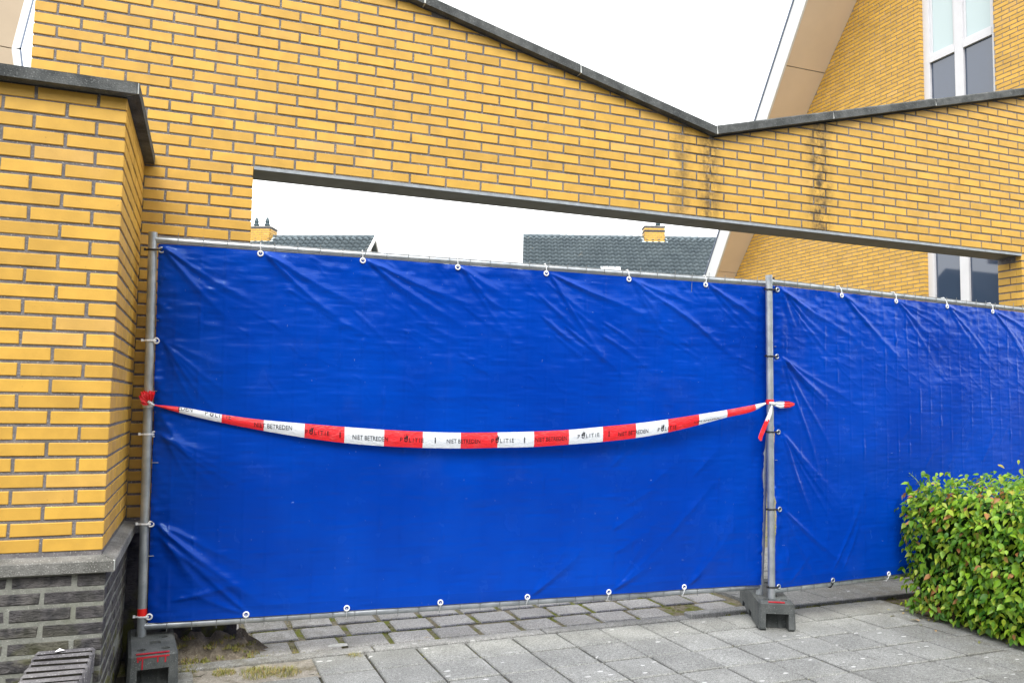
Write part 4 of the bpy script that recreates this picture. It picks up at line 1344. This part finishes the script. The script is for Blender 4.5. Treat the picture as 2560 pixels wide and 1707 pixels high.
# climbing goosegrass shoots over the hedge end
def shoot(path, label):
    t = empty('goosegrass', label, 'weed', path[0], 0, 'goosegrass shoots on the hedge')
    o = Vector(path[0]); P = [Vector(p)-o for p in path]
    MB().tube(P, .0022, 5).build('stalk', M['cleaver'], t)
    lv = MB()
    for i in range(1, 26):
        s = i/26*(len(P)-1); k = int(s); c = lerp(P[k], P[min(k+1, len(P)-1)], s-k)
        if i % 3: continue
        d = (P[min(k+1, len(P)-1)]-P[k]).normalized(); a = d.cross(Vector((1, .2, .1))).normalized(); b = d.cross(a)
        for j in range(6):
            an = j*math.pi/3; e = a*math.cos(an)+b*math.sin(an); g = d.cross(e)
            tip = c + e*.026 + d*.008
            lv.add([c, c+e*.013+g*.003, tip, c+e*.013-g*.003], [(0,1,2,3)])
    lv.build('leaf_whorls', M['cleaver'], t)
shoot([(4.26, -.86, .42), (4.25, -.72, .58), (4.28, -.55, .74), (4.27, -.46, .86), (4.25, -.42, .90)], 'thin goosegrass shoot rising above the hedge corner')
shoot([(4.27, -.95, .38), (4.25, -.80, .50), (4.27, -.62, .58), (4.26, -.48, .64)], 'thin goosegrass shoot trailing across the hedge side')

# ------------------------------------------------------------------ weeds and moss
def tuft_field(name, spots, mat, n_per, hgt, spread, width=.0022, parent=None, **props):
    V = []; F = []
    for (x, y, z, sc) in spots:
        for i in range(int(n_per*sc)):
            r = spread*sc*math.sqrt(random.random()); a = random.uniform(0, 2*math.pi)
            bx, by = x+r*math.cos(a), y+r*math.sin(a)
            h = hgt*random.uniform(.4, 1.1)*(1-.5*r/(spread*sc+1e-6)); la = random.uniform(0, 2*math.pi); ln = random.uniform(.3, 1.1)*h
            wx, wy = math.cos(la+1.57)*width, math.sin(la+1.57)*width
            k = len(V)
            V += [(bx-wx, by-wy, z), (bx+wx, by+wy, z), (bx+wx*.7+math.cos(la)*ln*.4, by+wy*.7+math.sin(la)*ln*.4, z+h*.65), (bx-wx*.7+math.cos(la)*ln*.4, by-wy*.7+math.sin(la)*ln*.4, z+h*.65),
                  (bx+math.cos(la)*ln, by+math.sin(la)*ln, z+h)]
            F += [(k, k+1, k+2, k+3), (k+3, k+2, k+4, k+4)]
    mb = MB(); mb.v = V; mb.f = [f if len(set(f)) == 4 else f[:3] for f in F]; mb.m = [0]*len(F)
    return mb.build(name, mat, parent, **props)

def g(a, b): 
    p = grid(a, b); return p.x, p.y
weed_spots = [(-1.10, -.13, 1.0), (-.98, -.16, .8), (-1.26, -.08, .6), (-.62, -.04, .5), (-1.42, .03, .6)]
labels = ['tuft of pale green grass in the bare patch between paving tiles', 'smaller grass tuft beside the large one in the bare patch', 'dry weed on the bare sand left of the grass tufts', 'dry brown weed at the tile corner right of the bare patch', 'weed sprouting beside the painted fence foot']
for (a, b, sc), lb in zip(weed_spots, labels):
    x, y = g(a, b)
    o = tuft_field('grass_tuft', [(0, 0, 0, sc)], M['weed'], 620, .042, .095, .0013)
    o.location = (x, y, -.016)
    o['label'] = lb; o['category'] = 'weed'; o['group'] = 'weeds in the paving'
# low rosettes in the corner behind the left foot
sp = []
for i in range(46):
    x = random.uniform(-.28, .42); y = random.uniform(-.21, -.03)
    k_ = (y+.215)/.20; fd = min(1, max(0, (.15-x)/.17))
    sp.append((x, y, -.020 + .135*k_**1.3*fd, random.uniform(.3, .8)))
tuft_field('weeds', sp, M['weed'], 60, .028, .05, .003, kind='stuff')
sp = []
for i in range(420):
    a = random.uniform(-1.3, 1.75); b = EB+.10+random.choice((0.0, .243, .486, .729))+random.uniform(-.02, .03) if random.random() < .55 else random.uniform(EB+.1, 1.2)
    x, y = g(a, b); sp.append((x, y, -.020, random.uniform(.2, .6)))
for i in range(120):
    x, y = g(random.uniform(1.75, 4.2), EB + random.choice((0.0, .10)) + random.uniform(-.012, .012)); sp.append((x, y, -.008, random.uniform(.2, .5)))
for i in range(90):
    x, y = g(random.uniform(2.0, 3.0), random.uniform(-.02, .05)); sp.append((x, y, -.016, random.uniform(.25, .6)))
tuft_field('moss', sp, M['moss'], 60, .024, .045, .0028, kind='stuff')
sp = []
for i in range(160):
    b = -.28*random.randint(1, 6); x, y = g(random.uniform(-1.5, 3), b+random.uniform(-.002, .002)); sp.append((x, y, -.012, random.uniform(.1, .3)))
for i in range(200):
    a = TS*random.randint(-6, 10); x, y = g(a+random.uniform(-.002, .002), random.uniform(-1.6, 0)); sp.append((x, y, -.012, random.uniform(.1, .3)))
for i in range(160):
    x, y = g(random.uniform(3.0, 3.2), random.uniform(-1.6, 0)); sp.append((x, y, -.010, random.uniform(.3, .7)))
tuft_field('joint_moss', sp, M['moss'], 26, .009, .04, .0025, kind='stuff')

# litter and a pale stone half
def scrap(loc, r, label, mat, name='litter', squash=.35, rz=0):
    rr = random.Random(label); mb = MB(); n_ = 9
    V = [(0, 0, r*squash)] + [(math.cos(2*math.pi*i/n_)*r*rr.uniform(.7, 1.1), math.sin(2*math.pi*i/n_)*r*.55*rr.uniform(.7, 1.1), rr.uniform(0, .2)*r*squash) for i in range(n_)]
    F = [(0, 1+i, 1+(i+1) % n_) for i in range(n_)]
    o = mb.add(V, F).build(name, mat); o.location = loc; o.rotation_euler = (0, 0, rz); o['label'] = label; o['category'] = 'litter'
    return o
x, y = g(-.66, EB+.165); scrap((x, y, .000), .062, 'pale half round splash of cement on a paver under the fence', M['cement'], 'cement_lump', .10)
x, y = g(-.17, EB+.155); scrap((x, y, -.004), .022, 'small curled dry leaf between the pavers', M['leafdry'], 'dry_leaf', .5)
x, y = g(2.42, .02); scrap((x, y, -.010), .024, 'small white scrap lying by the edging band near the hedge', M['litter'], 'paper_scrap', .5, .3)
scrap((-.665, -1.085, .364), .020, 'shiny white scrap on top of the low dark brick wall', M['litter'], 'foil_scrap', .5, .4)

# ------------------------------------------------------------------ brick house on the right
house = empty('brick_house', 'yellow brick house with steep overhanging roof edge and tall white window', 'house', (0, 0, 0))
HXW = 9.6
SLP = 1.248
def vz(y): return 8.07 - SLP*(y-5.477)
YA = 1.6
yb = 5.477 + 8.07/SLP
gable = [(yb, 0), (YA, 0), (YA, vz(YA)), ]
WY0, WY1 = 3.045, 4.255         # window opening
WZ0, WZ1 = .6, 8.2
# wall core around the window opening: four prisms in (y,z)
hc = MB()
hc.prism([(yb, 0), (WY1, 0), (WY1, vz(WY1)-.004)], 'x', HXW+.005, HXW+.40)
hc.prism([(WY0, 0), (YA, 0), (YA, vz(YA)-.004), (WY0, vz(WY0)-.004)], 'x', HXW+.005, HXW+.40)
hc.prism([(WY1-.0005, WZ1), (WY0+.0005, WZ1), (WY0+.0005, vz(WY0)-.004), (WY1-.0005, vz(WY1)-.004)], 'x', HXW+.006, HXW+.39)
hc.prism([(WY1-.0005, 0), (WY0+.0005, 0), (WY0+.0005, WZ0), (WY1-.0005, WZ0)], 'x', HXW+.006, HXW+.39)
hc.build('mortar', M['housemortar'], house)
MB().box(HXW+.41, 15.5, YA, 6.0, 0, 7.3).build('rear_wall', M['brick'], house)
hp = []
for j in range(0, 140):
    z0 = j*CH + JW/2; z1 = z0+BH
    if z1 > 9.4: break
    y = YA + (0 if j % 2 else .11)
    ys = []
    while y < yb:
        ys.append((y+JW/2, y+BL-JW/2)); y += BL
    for a, b in ys:
        segs = [(a, b)]
        if WZ0 < z1 and z0 < WZ1:
            segs = []
            if a < WY0: segs.append((a, min(b, WY0)))
            if b > WY1: segs.append((max(a, WY1), b))
        for a2, b2 in segs:
            if b2-a2 < .03: continue
            pl = [(a2, z0), (b2, z0), (b2, z1), (a2, z1)]
            pl = clip_poly(pl, SLP, 1, 8.07+SLP*5.477-.01)
            if len(pl) < 3 or area(pl) < 8e-4: continue
            hp.append(pl)
def hshow(pl):
    cy = sum(p[0] for p in pl)/len(pl); cz = sum(p[1] for p in pl)/len(pl)
    x, y, w = px((HXW, cy, cz))
    if not (0 < x < 1 and 0 < y < 1): return 0
    # hidden by the wall beam, the pier or the fence
    d = Vector((HXW, cy, cz))-CAM; t = -CAM.y/d.y; q = CAM + d*t
    if q.z < 2.02: return 0
    if ZL-.03 < q.z < topz(q.x)+.07: return 0
    if q.x > OP1 and q.z < topz(q.x)+.07: return 0
    return area(pl)/w**2
hp = [(hshow(p), p) for p in hp]
hp.sort(key=lambda t: -t[0])
hf = MB()
for i, (k, pl) in enumerate(hp):
    if i >= 300 and (px((HXW, pl[0][0], pl[0][1]))[0] > 1.5): continue
    # local frame: +x of the brick runs along -y of the world
    loc = [(-p[0], p[1]) for p in pl][::-1]
    if i < 300 and k > 0:
        cx = sum(p[0] for p in loc)/len(loc); cz = sum(p[1] for p in loc)/len(loc)
        v, f = brick_geo([(a-cx, b-cz) for a, b in loc], 0, .03, .002)
        link('brick', MB().add(v, f).mesh('brick', [M['brick']]), house, (HXW, -cx, cz), -math.pi/2)
    else:
        v, f = brick_geo(loc, 0, .03, .002)
        hf.add([(HXW+y_, -x_, z_) for x_, y_, z_ in v], f)
hf.build('brickwork', M['brick'], house, kind='stuff')
# reveal bricks at the far side of the window
rv = MB()
for j in range(int(WZ0/CH)+1, int(WZ1/CH)):
    z0 = j*CH+JW/2
    rv.box(HXW+.002, HXW+.098, WY1-.004, WY1+.02, z0, z0+BH)
rv.build('reveal_bricks', M['brick'], house, kind='stuff')

# overhanging verge: soffit panels, white fascia, dark cap
def xe(y): return 8.68 + (y-5.6)*.150
def verge_box(y0, y1, x_in0, x_in1, n0, n1, name, mat, parent=house):
    """strip along the slope between y0 (upper) and y1 (lower); n = offset normal to the roof; x from the edge line"""
    nv = Vector((0, SLP, 1)).normalized()
    V = []
    for y in (y0, y1):
        base = Vector((0, y, vz(y)))
        for (xf, n_) in ((x_in0, n0), (x_in1, n0), (x_in1, n1), (x_in0, n1)):
            p = base + nv*n_
            V.append((xf(y), p.y, p.z))
    F = [(0,1,2,3), (7,6,5,4), (0,4,5,1), (1,5,6,2), (2,6,7,3), (3,7,4,0)]
    return MB().add(V, F).build(name, mat, parent)
ROOF = verge_box(YA, 11.0, lambda y: xe(y)+.055, lambda y: 15.6, .045, .30, 'roof', M['gutter'])
js = [YA, 3.45, 6.243, 8.75, 11.0]
for a, b in zip(js[:-1], js[1:]):
    verge_box(a+.004, b-.004, lambda y: xe(y)+.012, lambda y: HXW+.05, .002, .030, 'soffit_panel', M['beige'], ROOF)
verge_box(YA, 11.0, lambda y: xe(y)-.03, lambda y: xe(y)+.008, -.010, .300, 'fascia', M['fascia'], ROOF)
verge_box(YA, 11.0, lambda y: xe(y)-.045, lambda y: xe(y)+.05, .303, .335, 'verge_trim', M['gutter'], ROOF)

# tall window: white frame, transom, pale upper panes, lower dark panes
win = link('window', None, house)
XF = HXW+.10
def wbox(name, y0, y1, z0, z1, mat, x0=XF-.03, x1=XF+.03, parent=win): return MB().box(x0, x1, y0, y1, z0, z1).build(name, mat, parent)
TZ = 6.47
wbox('frame', WY0+.002, WY0+.075, WZ0, WZ1, M['frame']); wbox('frame', WY1-.115, WY1-.002, WZ0, WZ1, M['frame'])
wbox('mullion', 3.575, 3.715, WZ0, WZ1, M['frame'])
for z in (TZ, 3.35-2.2, WZ1-.10):
    for a, b in ((WY0+.076, 3.574), (3.716, WY1-.116)):
        wbox('transom', a, b, z, z+.10, M['frame'], XF-.035, XF+.028)
for a, b in ((WY0+.076, 3.574), (3.716, WY1-.116)):
    # sash frames
    wbox('sash', a, a+.035, TZ+.101, WZ1-.101, M['frame'], XF-.008, XF+.026); wbox('sash', b-.035, b, TZ+.101, WZ1-.101, M['frame'], XF-.008, XF+.026)
    wbox('sash', a+.0355, b-.0355, TZ+.101, TZ+.14, M['frame'], XF-.008, XF+.026)
    wbox('pane', a+.0355, b-.0355, TZ+.141, WZ1-.101, M['paleglass'], XF+.006, XF+.014)
    wbox('pane', a, b, 1.26, TZ-.002, M['glass'], XF+.004, XF+.012)
    wbox('pane', a, b, WZ0+.01, 1.148, M['glass'], XF+.004, XF+.012)
MB().box(HXW+.30, HXW+.34, WY0-.05, WY1+.05, WZ0, WZ1).build('room_back', M['black'], win)

# ------------------------------------------------------------------ unseen terrace added behind the camera to darken the tarpaulin's reflection
terr = empty('added_terrace', 'unseen dark roofed terrace added behind the camera for the sheeting to mirror', 'house', (0, -13, 0))
MB().prism([(-6.0, 0), (0.0, 0), (0.0, 5.2), (-3.0, 8.6), (-6.0, 5.2)], 'x', -22, 48).build('wall', M['darkbrick'], terr)
MB().prism([(.45, 4.75), (.45, 4.95), (-3.0, 8.9), (-6.45, 4.95), (-6.45, 4.75), (-3.0, 8.66)], 'x', -22.3, 48.3).build('roof', M['rooftile'], terr)
for i in range(13):
    x = -20.5 + i*5.0
    for z in (.9, 3.2):
        w_ = MB().box(x, x+1.8, -.02, .03, z, z+1.35).build('window', M['frame'], terr)
        MB().box(x+.1, x+1.7, .031, .036, z+.1, z+1.25).build('pane', M['glass'], w_)

# ------------------------------------------------------------------ beige clad house above the pillar
def on_y(Y, xp, yp):
    d = right*((xp-1280)/2016.99) - up*((yp-853.5)/2016.99) - back
    return CAM + d*((Y-CAM.y)/d.y)
clad = empty('panel_clad_house', 'beige panel clad house edge with white trim above the pillar', 'house', (0, 0, 0))
YC = 12.0
# edge points of the cladding in the plane of the facade (x, z)
E0, E1, E2 = (-3.19, 11.15), (-3.755, 7.60), (-3.66, 6.98)
def splayed(mb, y0):
    # the side of the house runs back towards the left
    mb.v = [(x - max(0.0, y-y0)*.42, y, z) for x, y, z in mb.v]; return mb
def clad_panel(poly): splayed(MB().prism(poly, 'y', YC, YC+3.0), YC).build('wall_panel', M['clad'], clad)
k1 = E1[0]
clad_panel([(E1[0]-6, E1[1]+.35), (E1[0]+.002, E1[1]+.012), (E0[0], E0[1]), (E0[0]-6, E0[1])])
clad_panel([(E1[0]-6, E1[1]+.335), (E1[0]-6, 6.3), (E2[0], 6.3), (E2[0], E2[1]), (E1[0], E1[1]-.006)])
def trim(a, b, w, name, mat, y0, y1, wo=0.0):
    A, B = Vector(a), Vector(b); d = (B-A).normalized(); nr = Vector((-d.y, d.x))
    if nr.x < 0: nr = -nr
    splayed(MB().prism([tuple(A+nr*wo), tuple(B+nr*wo), tuple(B+nr*(wo+w)), tuple(A+nr*(wo+w))], 'y', y0, y1), y0).build(name, mat, clad)
trim(E0, (E1[0], E1[1]+.004), .115, 'trim_board', M['fascia'], YC-.05, YC+2.9)
trim((E1[0], E1[1]-.004), E2, .115, 'trim_board', M['fascia'], YC-.05, YC+2.9)
trim(E0, (E1[0], E1[1]+.004), .03, 'trim_edge', M['gutter'], YC-.06, YC+2.9, .117)
trim((E1[0], E1[1]-.004), E2, .03, 'trim_edge', M['gutter'], YC-.06, YC+2.9, .117)

MB().prism([(YC+.1, 0), (YC+9.0, 0), (YC+9.0, 2.6), (YC+4.2, 6.28), (YC+.1, 3.2)], 'x', -10.0, -4.4).build('annex', M['rooftile'], clad)

# ------------------------------------------------------------------ far houses with tiled roofs
def far_house(label, corner, az, length, sign, pitch, chim, extras, rows=16, gable_end=None):
    """corner: ridge end (world); az: azimuth of the view-away normal; sign: direction of the ridge from the corner"""
    A = math.radians(az)
    away = Vector((math.sin(A), math.cos(A), 0)); rd = Vector((math.cos(A), -math.sin(A), 0))*sign
    t = empty('tiled_house', label, 'house', (corner[0], corner[1], 0), 0, 'tiled houses behind the opening')
    O = Vector((corner[0], corner[1], 0))
    c = Vector(corner)-O
    ph = math.radians(pitch)
    dn = (-away*math.cos(ph) - Vector((0, 0, math.sin(ph)))); nr = (-away*math.sin(ph) + Vector((0, 0, math.cos(ph))))
    gauge, tw = .345, .30
    ncol = int(length/tw); sub = 6
    V = []; F = []
    for r in range(rows):
        for e in (0, 1):
            for i in range(ncol*sub+1):
                u = i*tw/sub; w = (i % sub)/sub
                prof = .048*math.sin(2*math.pi*w) + (.016 if w < .25 else 0)
                hgt = prof + (.0 if e == 0 else .115) + .002*((r*7+i//sub*13) % 5)
                p = c + rd*u + dn*(r*gauge + (0 if e == 0 else gauge+.05)) + nr*hgt
                V.append(tuple(p))
    n1 = ncol*sub+1
    for r in range(rows):
        o0 = r*2*n1
        for i in range(n1-1):
            F.append((o0+i, o0+i+1, o0+n1+i+1, o0+n1+i))
            if r+1 < rows:
                F.append((o0+n1+i, o0+n1+i+1, o0+2*n1+i+1, o0+2*n1+i))
    me = fast_mesh('roof_tiles', np.array(V), np.array(F), M['rooftile'])
    roof = link('roof_tiles', me, t, kind='stuff')
    nrg = int(length/.36)
    rm = MB().tube([(0, 0, -.005), (.375, 0, .012)], .105, 10).mesh('ridge_tile', [M['rooftile']], True)
    for i in range(nrg):
        o = link('ridge_tile', rm, t, tuple(c + rd*(i*.36) + Vector((0, 0, .02))))
        o.rotation_euler = (0, 0, math.atan2(rd.y, rd.x))
    # rear slope and body
    depth = rows*gauge*math.cos(ph); fall = rows*gauge*math.sin(ph)
    a0, b0 = c, c+rd*length
    V = [a0, b0, b0 + away*depth - Vector((0, 0, fall)), a0 + away*depth - Vector((0, 0, fall))]
    MB().add([tuple(v - Vector((0, 0, .01))) for v in V], [(0,1,2,3)]).build('rear_slope', M['rooftile'], t)
    e = .25
    pts = []
    for q in (a0 + rd*e, b0 - rd*e):
        pts += [q - Vector((0, 0, .10)), q - away*(depth-.25) - Vector((0, 0, fall-.05)), q - away*(depth-.25) - Vector((0, 0, q.z)), q + away*(depth-.25) - Vector((0, 0, q.z)), q + away*(depth-.25) - Vector((0, 0, fall-.05))]
    F = [(0,1,2,3,4), (9,8,7,6,5), (1,6,7,2), (2,7,8,3), (3,8,9,4)]
    MB().add([tuple(p) for p in pts], F).build('wall', M['render'], t)
    # white barge boards at the visible end
    for sgn in (-1, 1):
        q = a0 - rd*.02
        lo = q + away*sgn*depth - Vector((0, 0, fall))
        V = []
        for s_ in (0, .05):
            for p in (q + Vector((0, 0, .10)), q - Vector((0, 0, .13)), lo - Vector((0, 0, .13)), lo + Vector((0, 0, .10))): V.append(tuple(p - rd*s_))
        MB().add(V, [(0,1,2,3), (7,6,5,4), (0,4,5,1), (1,5,6,2), (2,6,7,3), (3,7,4,0)]).build('barge_board', M['fascia'], t)
    # chimney
    (u, w, d_, h, pots) = chim
    cc = c + rd*u; ang = math.atan2(rd.y, rd.x)
    ch = link('chimney', None, t, tuple(cc), ang)
    z = -.45
    mb = MB(); mb.box(-w/2+.006, w/2-.006, -d_/2+.006, d_/2-.006, -.5, h).build('shaft_mortar', M['mortar'], ch)
    cb_ = MB(); db = MB()
    k = 0
    while z < h-.05:
        dark = (h > .45 and abs(z-(h*.42)) < .05) or abs(z-(h-.10)) < .045
        off = .105 if k % 2 else 0
        for side in range(4):
            L_ = w if side % 2 == 0 else d_
            x = -L_/2 - off
            while x < L_/2-.02:
                x0, x1 = max(x+.006, -L_/2), min(x+.204, L_/2)
                if x1-x0 > .03:
                    pr = .012 if dark else 0
                    tgt = db if dark else cb_
                    if side == 0: tgt.box(x0, x1, -d_/2-pr, -d_/2+.05, z, z+.085)
                    elif side == 2: tgt.box(x0, x1, d_/2-.05, d_/2+pr, z, z+.085)
                    elif side == 1: tgt.box(w/2-.05, w/2+pr, x0, x1, z+.001, z+.084)
                    else: tgt.box(-w/2-pr, -w/2+.05, x0, x1, z+.001, z+.084)
                x += .21
        z += .10; k += 1
    cb_.build('chimney_bricks', M['brick'], ch, kind='stuff'); db.build('dark_courses', M['darkbrick'], ch, kind='stuff')
    MB().bbox(-w/2-.03, w/2+.03, -d_/2-.03, d_/2+.03, h-.01, h+.06, .01).build('cap', M['ledge'], ch)
    for px_ in pots:
        MB().tube([(px_, 0, h+.05), (px_, 0, h+.16), (px_, 0, h+.18), (px_, 0, h+.30), (px_, 0, h+.33), (px_, 0, h+.55)], [.11, .10, .14, .08, .11, .04], 10).build('cowl', M['pot'], ch)
    # lead flashing at the foot of the chimney
    fl = MB(); q = cc
    for (ua, ub, da, db_) in ((-w/2-.14, w/2+.14, .10, .52),):
        V = [q + rd*ua + dn*da + nr*.075, q + rd*ub + dn*da + nr*.075, q + rd*ub + dn*db_ + nr*.062, q + rd*ua + dn*db_ + nr*.062]
        fl.add([tuple(v) for v in V], [(0,1,2,3)])
    fl.build('flashing', M['zinc'], t)
    for (ua, ub, da, db_, hh, name) in extras:
        V = []
        for n_ in (.02, hh):
            V += [c + rd*ua + dn*da + nr*n_, c + rd*ub + dn*da + nr*n_, c + rd*ub + dn*db_ + nr*n_, c + rd*ua + dn*db_ + nr*n_]
        MB().add([tuple(v) for v in V], [(0,1,2,3), (7,6,5,4), (0,4,5,1), (1,5,6,2), (2,6,7,3), (3,7,4,0)]).build(name, M['fascia'], t)
    return t

def at_depth(D, xp, yp):
    d = right*((xp-1280)/2016.99) - up*((yp-853.5)/2016.99) - back
    return CAM + d*D
cA = at_depth(37.0, 936, 594)
far_house('grey tiled house seen at left of the opening, its chimney carrying two cowls', tuple(cA), 26, 12.0, -1, 38, (5.35, 1.15, .80, .40, (-.25, .27)), [])
cB = at_depth(40.0, 1308, 591)
far_house('grey tiled house in the middle of the opening with one chimney cowl', tuple(cB), 21, 15.0, 1, 40, (6.45, 1.0, .75, .50, (.22,)), [(3.6, 4.5, 3.05, 3.5, .14, 'roof_window'), (8.6, 9.1, 2.75, 3.3, .35, 'dormer_edge')])
